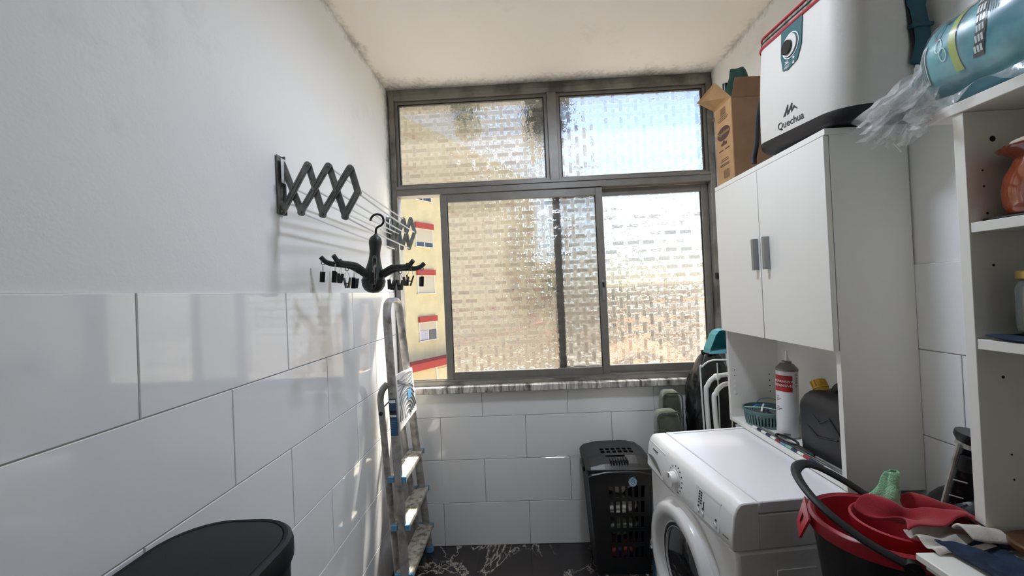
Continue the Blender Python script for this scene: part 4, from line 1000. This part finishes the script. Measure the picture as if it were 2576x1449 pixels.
# clear tag pocket hanging near strap
tg = MB().grid(lambda u, v: (.130+.05*u+.004*math.sin(5*v), -.215-.02*u, .235+.06*v-.02*u+.003*math.sin(7*u)), 6, 6).build('tag_pocket', 'clear_film', cl)

# ------------------------------------------------------------------ cardboard box
bx = thing('cardboard_box', 'open cardboard box with printed oval logo on the wall cabinet', 'box', (1.0, 1.815, 1.911))
def Bx(x0, y0, z0, x1, y1, z1): return (x0-1.0, y0-1.815, z0-1.911, x1-1.0, y1-1.815, z1-1.911)
BY0, BY1, BZ = 1.742, 1.886, 2.262
box_part('front', 'card', bx, *Bx(.921, BY0, 1.911, .925, BY1, BZ), bevel=0)
box_part('side', 'card_shade_print', bx, *Bx(.925, BY0, 1.911, 1.085, BY0+.004, BZ), bevel=0)  # shade of the sides put into their colour
box_part('side', 'card_shade_print', bx, *Bx(.925, BY1-.004, 1.911, 1.085, BY1, BZ), bevel=0)
box_part('back', 'card', bx, *Bx(1.081, BY0+.004, 1.911, 1.085, BY1-.004, BZ), bevel=0)
box_part('bottom', 'card', bx, *Bx(.925, BY0+.004, 1.912, 1.081, BY1-.004, 1.916), bevel=0)
def card_flap(a, b, c, d, name='flap', m='card'):
    a, b, c, d = [Vector(p)-Vector((1.0, 1.815, 1.911)) for p in (a, b, c, d)]; n = (b-a).cross(d-a).normalized()*.003
    MB().hexa([a, b, c, d, a+n, b+n, c+n, d+n]).build(name, m, bx, smooth=False)
card_flap((.922, BY0, BZ), (.922, BY1, BZ), (.850, BY1+.02, BZ+.055), (.865, BY0+.02, BZ+.075))
card_flap((.926, BY0+.002, BZ), (1.084, BY0+.002, BZ), (1.075, BY0-.012, BZ+.078), (.936, BY0-.012, BZ+.078), m='card_shade_print')  # flap coloured in the shaded card tone too
card_flap((.93, BY1-.001, BZ), (1.08, BY1-.001, BZ), (1.07, BY1+.06, BZ-.02), (.94, BY1+.06, BZ-.02))
def bf(u, v, d=.0006): return Vector((.921-d, 1.814-u, 2.09+v)) - Vector((1.0, 1.815, 1.911))
el = [(.056*math.cos(2*PI*k/28), .030*math.sin(2*PI*k/28)) for k in range(28)]
ov = MB().add([bf(u*1.0, v+.045+.0*u) for u, v in el], [tuple(range(28))]).build('oval_logo', 'card_ink', bx, smooth=False)
lettering('lettering', 'Napolitana', .022, 'card', ov, lambda u, v, d: bf(u, v+.047, .001+d))
MB().add([bf(u*.55+.004, -abs(v)*.40+.032, .0012) for u, v in el], [tuple(range(28))]).build('logo_swash', 'card', ov, smooth=False)
MB().add([bf(u, v+.002) for u, v in ((-.024,-.010),(.024,-.010),(.026,.002),(.012,.003),(.004,.010),(-.006,.010),(-.012,.003),(-.026,.001))], [tuple(range(8))]).build('print_mark', 'card_ink', bx, smooth=False)
for u0, u1 in ((-.046, -.006), (.008, .046)): MB().add([bf(u0, -.030), bf(u1, -.030), bf(u1, -.025), bf(u0, -.025)], [(0,1,2,3)]).build('print_line', 'card_ink', bx, smooth=False)
for i, (z, wd) in enumerate(((.118, .07), (.110, .09), (.103, .08), (-.07, .06), (-.078, .07), (-.092, .085), (-.098, .08))): MB().add([bf(-wd/2, z), bf(wd/2, z), bf(wd/2, z+.003), bf(-wd/2, z+.003)], [(0,1,2,3)]).build('print_line', 'card_ink', bx, smooth=False)
for u0, v0, u1, v1 in ((-.02, .125, .025, .158), (-.012, -.155, .035, -.118)): MB().add([bf(u0, v0), bf(u1, v0), bf(u1, v1), bf(u0, v1)], [(0,1,2,3)]).build('print_block', 'card_shade_print', bx, smooth=False)
# things in the box
bt = thing('mesh_sack', 'dark green mesh sack bunched up inside the cardboard box', 'sack', (1.0, 1.82, 2.0))
def ms(u, v):
    a = 2*PI*u; z = v; r = (.055+.012*math.sin(3*a+5*z))*(1-.65*max(0, z-.55)/.45); p = Vector((r*math.cos(a)*1.25, r*math.sin(a)*.95, .0+.42*z)); return p + nv(p, 18, 3)*.012*min(1, z*4)
MB().grid(ms, 28, 24).build('sack', 'mesh_green', bt)
kk = MB().tube([(.955, 1.85, 1.99), (.958, 1.852, 2.375)], .011, 10).build('black_stick', 'black_plastic'); tag(kk, 'black plastic stick upright in the cardboard box', 'stick')

# ------------------------------------------------------------------ open shelf unit on the right and its low cabinet
UX, UY0, UY1 = .903, .55, .857
LY0 = .40
LX0, LY1, LZ = .742, .815, .925
lc = thing('low_cabinet', 'white low cabinet with overhanging top under the open shelf unit', 'cabinet', (.95, .6, 0))
def Lc(x0, y0, z0, x1, y1, z1): return (x0-.95, y0-.6, z0, x1-.95, y1-.6, z1)
box_part('carcass', 'lamin', lc, *Lc(LX0+.028, LY0, .06, XR-.004, LY1-.018, LZ-.028), bevel=.001)
box_part('plinth', 'lamin', lc, *Lc(LX0+.06, LY0+.02, 0, XR-.01, LY1-.05, .0595), bevel=.001)
box_part('top', 'lamin_edge', lc, *Lc(LX0, LY0, LZ-.014, XR-.004, LY1, LZ), bevel=.002)
box_part('top_moulding', 'lamin_edge', lc, *Lc(LX0+.010, LY0, LZ-.0275, XR-.004, LY1-.008, LZ-.0145), bevel=.003)
for y0, y1 in ((LY0+.004, .598), (.602, LY1-.022)):
    d = box_part('door', 'lamin', lc, *Lc(LX0+.011, y0, .064, LX0+.0275, y1, LZ-.03), bevel=.002)
    MB().tube([Lc(LX0-.004, (y0+y1)/2, .80, 0,0,0)[:3], Lc(LX0+.011, (y0+y1)/2, .80, 0,0,0)[:3]], [.012, .008], 12).build('knob', 'handle_grey', d)
su = thing('shelf_unit', 'white open shelf unit standing on the low cabinet at right wall', 'shelf unit', (1.02, .6, LZ))
def Su(x0, y0, z0, x1, y1, z1): return (x0-1.02, y0-.6, z0-LZ, x1-1.02, y1-.6, z1-LZ)
box_part('side_panel', 'lamin_edge', su, *Su(UX, UY1-.020, LZ+.0005, XR-.003, UY1, 1.792), bevel=.001)
box_part('side_panel', 'lamin_edge', su, *Su(UX, UY0, LZ+.0005, XR-.003, UY0+.02, 1.792), bevel=.001)
box_part('back_panel', 'lamin', su, *Su(XR-.009, UY0+.02, LZ+.0005, XR-.004, UY1-.02, 1.792), bevel=0)
box_part('top_board', 'lamin_edge', su, *Su(UX-.004, UY0-.01, 1.7925, XR-.003, .905, 1.815), bevel=.0015)
for z in (1.547, 1.313): box_part('shelf', 'lamin_edge', su, *Su(UX+.002, UY0+.021, z, XR-.010, UY1-.021, z+.020), bevel=.001)
for x, z, r in ((.958, 1.735, .006), (.935, 1.672, .002), (.936, 1.64, .002), (.94, 1.585, .0022), (.946, 1.48, .0026), (.952, 1.255, .003), (.96, 1.10, .002), (.962, 1.05, .002)):
    MB().tube([Su(x, UY1-.0195, z, 0,0,0)[:3], Su(x, UY1-.0206, z, 0,0,0)[:3]], r, 8).build('pin_hole', 'hole_dark', su)
# mat and terracotta pot on the upper shelf
mt0 = MB().box(-.1, -.1, 0, .1, .1, .006).build('trivet', 'black_plastic_matt', None, bevel=.003); mt0.location = (1.022, .732, 1.5675); tag(mt0, 'black flat mat beneath the glazed terracotta pot', 'mat')
pt = thing('clay_pot', 'glazed terracotta pot with pale lid on the upper shelf', 'pot', (.982, .758, 1.574))
MB().lathe([(.058, 0), (.062, .003), (.068, .02), (.070, .045), (.066, .072), (.056, .092), (.052, .104), (.056, .112), (.070, .120), (.074, .125), (.070, .128), (.055, .126), (.050, .118), (0, .117)], 36, cap1=False).build('body', 'terracotta', pt)
MB().lathe([(.052, .127), (.055, .129), (.055, .138), (.05, .140), (.0, .142)], 32, cap0=False, cap1=False).build('lid', 'pot_rim', pt)
MB().lathe([(.014, .141), (.012, .150), (.016, .156), (.010, .162), (0, .163)], 16, cap0=False, cap1=False).build('lid_knob', 'hole_dark', pt)
for s in (-1, 1): MB().tube(spline([(.062, s*.052, .075), (.075, s*.062, .10), (.06, s*.05, .118)], 4), .007, 7).build('handle', 'terracotta', pt)
# cloth and jar on the middle shelf
def sheet(name, label, cat, fn, nu, nv_, m, solid=.002, sub=1):
    mb = MB().grid(fn, nu, nv_); c = Vector(mb.v[0]); mb.v = [tuple(Vector(p)-c) for p in mb.v]
    o = mb.build(name, m, None, solid=solid, subsurf=sub); o.location = c; return tag(o, label, cat)
sheet('folded_cloth', 'dark blue folded cloth under the glass jar on the shelf', 'cloth', lambda u, v: (.902+.20*u, .60+.225*v, 1.3365+.003*abs(math.sin(9*u+4*v))+.004*(1-u)*(v > .9)), 14, 14, 'denim', .005)
jr_ = thing('glass_jar', 'glass storage jar with brass coloured lid on the middle shelf', 'jar', (.975, .772, 1.3475))
MB().lathe([(.036, 0), (.043, .004), (.045, .015), (.045, .085), (.040, .097), (.037, .102), (.035, .102), (.038, .095), (.042, .084), (.042, .012), (0, .006)], 32, cap1=False).build('glass', 'glass_jar', jr_)
MB().lathe([(.0405, .007), (.0415, .012), (.0415, .045), (.03, .05), (0, .047)], 28).build('contents', 'jar_food', jr_)
MB().lathe([(.041, .1025), (.043, .104), (.043, .117), (.040, .119), (0, .119)], 32).build('lid', 'jar_lid', jr_)

# ------------------------------------------------------------------ wrapped pack on top of the unit
pk = thing('wrapped_pack', 'teal printed pack in clear plastic wrap on top of shelf unit', 'pack', (1.012, .50, 1.8215))
def S(a, y, d=0):     # a: 0 = -x side, pi/2 = top ; superellipse section, y local
    t = min(1, max(0, (.44-y)/.05, ), max(0, (y-.03)/.05)); k = .62+.38*math.sin(t*PI/2)
    n = 2.8; c, s_ = math.cos(a), math.sin(a)
    q = (abs(c)**n+abs(s_)**n)**(-1/n)
    hx_, hz_ = (.118+d)*k, (.098+d)*k
    return Vector((-hx_*c*q, y, .099+hz_*s_*q)) + nv((c, y*6, s_), 2.2, 5)*.004
MB().loft([[S(2*PI*j/36, -.0+.03+.41*i/40) for j in range(36)] for i in range(41)]).build('wrapper', 'teal_print', pk)
fil = MB().loft([[S(2*PI*j/36, -.0+.03+.41*i/40, .004)+nv((j % 36*.3, i*.4, 0), 1.3, 2)*.003 for j in range(36)] for i in range(41)], False, False); fil.build('film', 'clear_film_thin', pk)
def spatch(name, m, a0, a1, y0, y1, d=.0015, fa=lambda u, v: 0, n=10):
    return MB().grid(lambda u, v: S(a0+(a1-a0)*v, y0+(y1-y0)*u+fa(u, v), d), n, n).build(name, m, pk)
mat('swash_green', '#9fb23a', .35, coat=.3); mat('panel_pale', '#cfdcdc', .35, coat=.2); mat('print_teal_dark', '#234b57', .4)
spatch('swash', 'swash_green', -.45, 1.05, .325, .338, .0016, lambda u, v: .014*math.sin(PI*v)-.012*v)
spatch('text_panel', 'panel_pale', -.45, .40, .392, .414, .0016)
for i in range(5): spatch('text_line', 'print_teal_dark', -.40, .34-.06*(i % 3), .3945+i*.004, .3963+i*.004, .0022)
spatch('title_band', 'print_dark', -.35, 1.0, .290, .308, .0016, lambda u, v: -.010*math.sin(PI*v))
for i in range(3):
    for j in range(7): spatch('title_text', 'panel_pale', -.28+.18*j, -.28+.18*j+.13, .2925+i*.0052, .2962+i*.0052, .0024, lambda u, v: -.010*math.sin(PI*((-.28+.18*j+.065+.35)/1.35)), n=2)
for i in range(5): spatch('text_line', 'print_teal_dark', .35, 1.0-.1*(i % 2), .262+i*.0045, .2638+i*.0045, .0016)
def sring(ac, yc, r0, r1, m):
    MB().loft([[S(ac+1.6*r*math.cos(2*PI*k/20)/.11, yc+.6*r*math.sin(2*PI*k/20), .0018) for k in range(20)] for r in (r0, r1)], False, False).build('emblem_ring', m, pk)
sring(.60, .372, .011, .015, 'print_teal_dark'); sring(.85, .356, .010, .015, 'print_teal_dark'); sring(.25, .366, .009, .011, 'panel_pale'); sring(.02, .358, .009, .011, 'panel_pale')
spatch('text_line', 'panel_pale', 1.0, 1.2, .350, .40, .0016)
# gathered film end
def fan(seed, r1, p0, p1, p2, fold, closed=True):
    P = spline([p0, p1, p2], 7); n = 64; rings = []
    for i, p in enumerate(P):
        t = i/(len(P)-1); tn = (P[min(i+1, len(P)-1)]-P[max(i-1, 0)]).normalized(); nn = tn.cross(Vector((0, 0, 1))).normalized(); bb = nn.cross(tn)
        rad = (.072*(1-t)**2+.022+(r1-.02)*max(0, t-.25)**.8/.75**.8)
        ring = []
        for j in range(n):
            a = 2*PI*j/n; rr = rad*(1+fold*math.sin(11*a+seed)*(.35+.65*t)+.22*fold*math.sin(23*a+2*seed))
            q = p+nn*rr*math.cos(a)*1.0+bb*rr*math.sin(a)*.72; ring.append(q+nv(q, 26, seed)*.011*(.3+t))
        rings.append(ring)
    return MB().loft(rings, False, False)
o_ = Vector(pk.location)
fan(1, .075, Vector((.965, .930, 1.900))-o_, Vector((.925, .955, 1.875))-o_, Vector((.862, .965, 1.810))-o_, .22).build('film_gather', 'clear_film', pk)
fan(4, .060, Vector((.960, .930, 1.890))-o_, Vector((.92, .95, 1.86))-o_, Vector((.870, .96, 1.815))-o_, .30).build('film_gather', 'clear_film', pk)
def skirt(u, v):
    y = .68+.27*u; p = Vector((.890-.006*v, y, 1.832-.035*v*(.5+.5*math.sin(9*u+1)))); return p+nv(p, 25, 6)*.010-o_
MB().grid(skirt, 26, 5).build('film_skirt', 'clear_film', pk)
MB().tube([Vector((.872, .955, 1.775))-o_, Vector((.882, .948, 1.752))-o_], .0018, 6).build('film_tie', 'rod_white', pk)

# ------------------------------------------------------------------ mop bucket and cloths
sb = thing('step_stool', 'dark plastic stool carrying the mop bucket beside washing machine', 'stool', (.80, .958, 0))
MB().box(-.135, -.125, .57, .135, .125, .60).build('seat', 'black_plastic_matt', sb, bevel=.008)
for sx in (-1, 1):
    for sy in (-1, 1): MB().hexa([(sx*.125-.014, sy*.115-.014, 0), (sx*.125+.014, sy*.115-.014, 0), (sx*.125+.014, sy*.115+.014, 0), (sx*.125-.014, sy*.115+.014, 0), (sx*.11-.014, sy*.10-.014, .5695), (sx*.11+.014, sy*.10-.014, .5695), (sx*.11+.014, sy*.10+.014, .5695), (sx*.11-.014, sy*.10+.014, .5695)]).build('leg', 'black_plastic_matt', sb)
bu = thing('mop_bucket', 'black mop bucket with red wringer rim and raised black handle', 'bucket', (.80, .958, .6005), math.radians(-30))
MB().lathe([(.090, 0), (.096, .004), (.126, .27), (.131, .275), (.131, .284), (.122, .284), (.094, .012), (0, .010)], 40, cap1=False, sx=1.03).build('body', 'black_plastic', bu)
wr = MB(); wr.lathe([(.134, .272), (.137, .28), (.135, .300), (.128, .305), (.120, .300), (.112, .27), (.092, .20), (.06, .17), (0, .165)], 40, cap0=False, cap1=False, sx=1.03).build('wringer', 'plastic_red', bu)
WR = bu.children[-1]
cone = MB(); n = 30
for k in range(0, n): pass
cone.lathe([(.083, .318), (.088, .316), (.086, .30), (.070, .24), (.050, .205), (0, .20), ], 30, c=(.028, -.01, 0), cap0=False, cap1=False); cone.lathe([(.083, .318), (.079, .312), (.060, .24), (.04, .213), (0, .209)], 30, c=(.028, -.01, 0), cap0=False, cap1=False)
cone.build('wringer_basket', 'plastic_red', WR)
# pouring lip with a catch slot
lipm = MB(); 
lipm.cells([-1, -.25, .25, 1], [0, .35, .75, 1], lambda i, j: i == 1 and j == 1, lambda u, v: (-.140-.020*v, u*(.060-.018*v), .302-.058*v), lambda u, v: (-.136-.020*v, u*(.060-.018*v), .300-.058*v))
lipm.build('pouring_lip', 'plastic_red', WR)
hnd = spline([(.02, -.138, .285), (-.055, -.132, .318), (-.125, -.095, .360), (-.158, 0, .385), (-.125, .095, .375), (-.055, .132, .335), (.02, .138, .285)], 7)
MB().tube(hnd, .0125, 10, flat=.62, upv=(0,0,1)).build('handle', 'black_plastic_matt', bu)
for s in (-1, 1): MB().tube([(.02, s*.134, .285), (.02, s*.150, .285)], .016, 12).build('pivot', 'black_plastic', bu)
def rag(u, v):
    x = .755+.20*u; y = .868+.11*v; e = max(0, (u-.75)/.25)
    z = .905+.030*math.sin(PI*min(1, u*1.1))*(.6+.4*math.sin(7*v+2*u))-.035*e+.012*math.sin(15*u+6*v)
    p = Vector((x+.02*math.sin(5*v), y-.02*u, z)); return p+nv(p, 22, 9)*.012
sheet('red_cloth', 'red microfibre cloth crumpled over the mop bucket wringer', 'cloth', lambda u, v: rag(u, v)+Vector((.016, -.008, .030)), 26, 18, 'cloth_red', .005)
def grn(u, v):
    a = 2*PI*u; r = .032*(1-.62*v)*(1+.22*math.sin(3*a)+.15*math.sin(5*a+8*v)); p = Vector((.815+.8*r*math.cos(a)*1.2+.02*v, .965+.8*r*math.sin(a), .935+.078*v)); return p+nv(p, 30, 2)*.010
sheet('green_cloth', 'pale green sponge cloth standing crumpled inside the bucket', 'cloth', grn, 24, 14, 'cloth_green', .003)
def wht(u, v):
    x = .775+.13*u; y = .802+.075*v; p = Vector((x, y, .927+.006*math.sin(9*u+3*v)+.012*math.exp(-((u-.35)/.25)**2)*(v)+.006*math.sin(14*v))); return p+nv(p, 24, 4)*.007
sheet('white_cloth', 'off white rag draped between mop bucket and low cabinet', 'cloth', wht, 22, 14, 'cloth_white', .003)
def wh2(u, v):
    x = .845+.075*u; y = .805+.045*v; p = Vector((x, y, .950+.018*math.sin(PI*v)*(1-.3*u)-.008*u)); return p+nv(p, 30, 8)*.005
sheet('folded_towel', 'folded pale towel lying on the denim cloth', 'cloth', wh2, 14, 10, 'cloth_white', .006)
def dnm(u, v):
    y = .42+.41*v; x = .785+.115*u-.035*(1-v)*(1-u)-.02*math.sin(6*v)*(1-u); p = Vector((x, y, .9295+.006*abs(math.sin(8*u+5*v))+.004*math.sin(20*v+7*u))); return p+Vector((0, 0, abs(nf(p, 22, 3))*.006))
sheet('denim_garment', 'dark blue denim garment spread over the low cabinet top', 'clothes', dnm, 24, 40, 'denim', .004)
brd = MB(); pts = rrect(.100, .125, .05, 6); brd.prism(pts, 0, .016, lambda u, v, a: (u, v, a))
bo = brd.build('wooden_board', 'brown_wood', None, bevel=.004); bo.location = (.998, .702, .943); bo.rotation_euler = (0, 0, .03); tag(bo, 'dark brown wooden board with rounded corners on low cabinet', 'board')
# cable ends at the foot of the unit
cabm = thing('cable', 'thin black cable ends curling beside the shelf unit foot', 'cable', (.90, .84, .93))
for i in range(3): MB().tube(spline([(-.005, .02, .035-.008*i), (.0-.004*i, .0, .028-.006*i), (.015, -.02, .012-.002*i), (.04, -.035, .010)], 4), .0018, 6).build('strand', 'black_plastic', cabm)
# vacuum cleaner behind the bucket
vc = thing('vacuum_cleaner', 'black vacuum cleaner with a chrome tube standing behind the bucket', 'vacuum cleaner', (1.05, 1.05, 0))
a = Vector((1.052-1.05, .985-1.05, 1.085)); b = Vector((1.020-1.05, 1.035-1.05, .80)); dd = (b-a).normalized()
MB().tube([a, a+dd*.012, a+dd*.03, b], [.036, .036, .026, .026], 16).build('tube', 'black_plastic', vc)
MB().tube([a+dd*.018, a+dd*.034], .030, 16).build('collar', 'ladder_alu', vc)
MB().tube([a+dd*.05+Vector((-.024, -.016, 0)), a+dd*.085+Vector((-.024, -.016, 0))], .014, 10).build('tube_button', 'hole_dark', vc)
MB().tube([a+dd*.02+Vector((-.036, 0, 0)), a+dd*.30+Vector((-.036, .0, 0))], .004, 6).build('rail', 'ladder_alu', vc)
for i in range(5): q = a+dd*(.11+.04*i); MB().tube([q+Vector((-.040, -.012, 0)), q+Vector((-.020, -.024, -.004))], .0022, 5).build('notch', 'ladder_alu', vc)
MB().tube([b, Vector((-.01, .01, .30)), Vector((-.01, .02, .12))], .022, 12).build('lower_tube', 'black_plastic', vc)
bdy = MB(); 
bdy.grid(lambda u, v: (lambda A, B: Vector((.01+.075*math.cos(A)*math.cos(B), -.035+.10*math.sin(A)*math.cos(B), .83+.115*math.sin(B))))(2*PI*u, PI*(v-.5)), 24, 14).build('motor_housing', 'black_plastic', vc)
MB().box(-.05, -.06, .0, .06, .09, .06).build('floor_head', 'black_plastic', vc, bevel=.012)
MB().tube([(.02, -.02, .06), (.015, -.03, .74)], .02, 12).build('post', 'black_plastic', vc)

# ------------------------------------------------------------------ corner behind the washing machine
def cushion(label, c, w_, t_, h_, tilt, rz):
    o = thing('seat_cushion', label, 'cushion', c, rot=(0, tilt, rz))
    mb = MB()
    def f(u, v):
        a = 2*PI*u; b = PI*(v-.5); n = .35
        def sp_(x): return math.copysign(abs(x)**n, x)
        return Vector((w_*sp_(math.cos(a))*sp_(math.cos(b)), t_*sp_(math.sin(a))*sp_(math.cos(b)), h_+h_*sp_(math.sin(b)))) 
    mb.grid(f, 40, 24).build('pad', 'cushion_green', o)
    MB().tube([(x, -t_*.98, z+h_) for x, z in rrect(w_*.97, h_*.985, .03, 5)], .004, 6, wrap=True).build('piping', 'cushion_green', o)
    return o
cushion('tall dark green seat cushion pad beside the black rubbish bag', (.788, 2.285, 0), .054, .052, .443, 0, 0)
cushion('dark green seat cushion tilted against the taller green one', (.757, 2.18, 0), .066, .045, .405, -.035, .05)
def bagf(u, v):
    a = 2*PI*u; z = v
    r = .118*(1+.05*math.sin(2*a)) * (1 if z < .78 else max(.12, 1-((z-.78)/.22)**2.2*.80))
    fold = (.035+.06*z)*math.sin(7*a+6*z)*.18+.03*math.sin(17*a-9*z)*.2
    q = abs(math.cos(a))**3+abs(math.sin(a))**3; rr = r*(q**(-1/3))*(1+fold)
    p = Vector((rr*math.cos(a)*1.12, rr*math.sin(a)*.82, 1.10*z)); return p+nv(p, 9, 3)*.020*min(1, z*5)+nv(p, 26, 5)*.007*min(1, z*5)
bg_ = MB().grid(bagf, 72, 60)
bb_ = thing('rubbish_bag', 'black plastic rubbish bag standing tall in the window corner', 'bag', (.998, 2.23, 0))
bg_.build('bag', 'bag_black', bb_)
def knot(u, v):
    a = 2*PI*u; r = .030+.012*v+.006*math.sin(6*a); p = Vector((r*math.cos(a)*1.1, r*math.sin(a), 1.075+.028*v)); return p+nv(p, 40, 8)*.008
MB().grid(knot, 36, 8).build('gathered_neck', 'bag_black', bb_)
ai = thing('clothes_airer', 'white folded tube clothes airer standing behind the wall cabinet', 'clothes airer', (.98, 2.03, 0))
def aiP(pts): return [Vector(p)-Vector((.98, 2.03, 0)) for p in spline(pts, 6)]
MB().tube(aiP([(.925, 2.075, .0), (.918, 2.075, .4), (.902, 2.075, .88), (.912, 2.075, .955), (.945, 2.075, .992), (.99, 2.075, 1.003), (1.08, 2.075, 1.008)]), .0115, 10).build('frame_tube', 'rod_white', ai)
MB().tube(aiP([(.945, 2.015, .0), (.938, 2.015, .4), (.913, 2.015, .86), (.924, 2.015, .93), (.955, 2.015, .965), (1.0, 2.015, .975), (1.08, 2.015, .978)]), .0115, 10).build('frame_tube', 'rod_white', ai)
MB().tube(aiP([(.908, 2.10, .0), (.90, 2.10, .5), (.888, 2.10, 1.0), (.900, 2.10, 1.045), (.94, 2.10, 1.072), (1.0, 2.10, 1.075), (1.09, 2.10, 1.070)]), .0045, 8).build('wing_wire', 'rod_white', ai)
for x0, x1 in ((.950, .945), (1.02, .985)): MB().tube([Vector((x0, 2.045, 1.07))-Vector((.98, 2.03, 0)), Vector((x1, 2.045, .02))-Vector((.98, 2.03, 0))], .0028, 6).build('line_wire', 'rod_white', ai)
for x, y, z in ((.958, 2.075, .995), (1.005, 2.015, .973)): 
    q = Vector((x, y, z))-Vector((.98, 2.03, 0)); MB().tube([q+Vector((-.012, 0, -.004)), q+Vector((0, 0, 0)), q+Vector((.012, 0, .002))], [.015, .018, .015], 10).build('joint', 'white_plastic', ai)
def wb(u, v):
    a = 2*PI*u; r = .075*(1-.25*v)*(1+.10*math.sin(5*a+4*v)); top = .80+.10*max(0, math.cos(a)); p = Vector((r*math.cos(a)*1.1, r*math.sin(a)*.55, v*top)); return p+nv(p, 14, 6)*.014*min(1, 6*v)
wbo = thing('carrier_bag', 'white plastic bag slumped behind the airer tubes', 'bag', (1.045, 1.955, 0))
MB().grid(wb, 40, 36).build('bag', 'bag_white', wbo)
MB().tube(spline([(.04, 0, .87), (.055, 0, .92), (.08, 0, .915), (.085, 0, .86)], 4), .008, 7, flat=.5).build('handle', 'bag_white', wbo)
# dustpan hung on the cabinet's far side
dp = thing('dustpan', 'teal plastic dustpan hanging by a cord beside the wall cabinet', 'dustpan', (.950, 1.955, 1.142))
ol = [(-.098, 0), (-.094, .022), (-.066, .085), (-.050, .104), (-.028, .110), (.09, .110), (.10, .02), (.10, 0)]
MB().prism(ol, .010, .014, lambda u, v, a: (u, a, v)).build('pan', 'teal_plastic', dp)
wlr = MB()
for i in range(len(ol)-2):
    p, q = ol[i], ol[i+1]; wlr.hexa([(p[0], -.052, p[1]), (q[0], -.052, q[1]), (q[0]*.97, -.052, q[1]-.003), (p[0]*.97, -.052, p[1]-.001), (p[0], .0105, p[1]), (q[0], .0105, q[1]), (q[0]*.97, .0105, q[1]-.003), (p[0]*.97, .0105, p[1]-.001)])
wlr.build('wall', 'teal_plastic', dp)
mat('teal_light', '#72b9c4', .35)
MB().hexa([(-.098, -.056, 0), (.10, -.056, 0), (.10, .012, .0), (-.098, .012, .0), (-.094, -.054, .010), (.10, -.054, .010), (.10, .012, .02), (-.094, .012, .02)]).build('lip', 'teal_light', dp)
for s in (0, .012): MB().tube(spline([(-.012+s, 0, .11), (-.004+s, -.004, .15), (.02+s*.5, 0, .18)], 4), .0022, 6).build('cord', 'mint', dp)
MB().box(.005, -.066, .176, .035, .004, .184).build('hook', 'white_plastic', dp, bevel=.002)
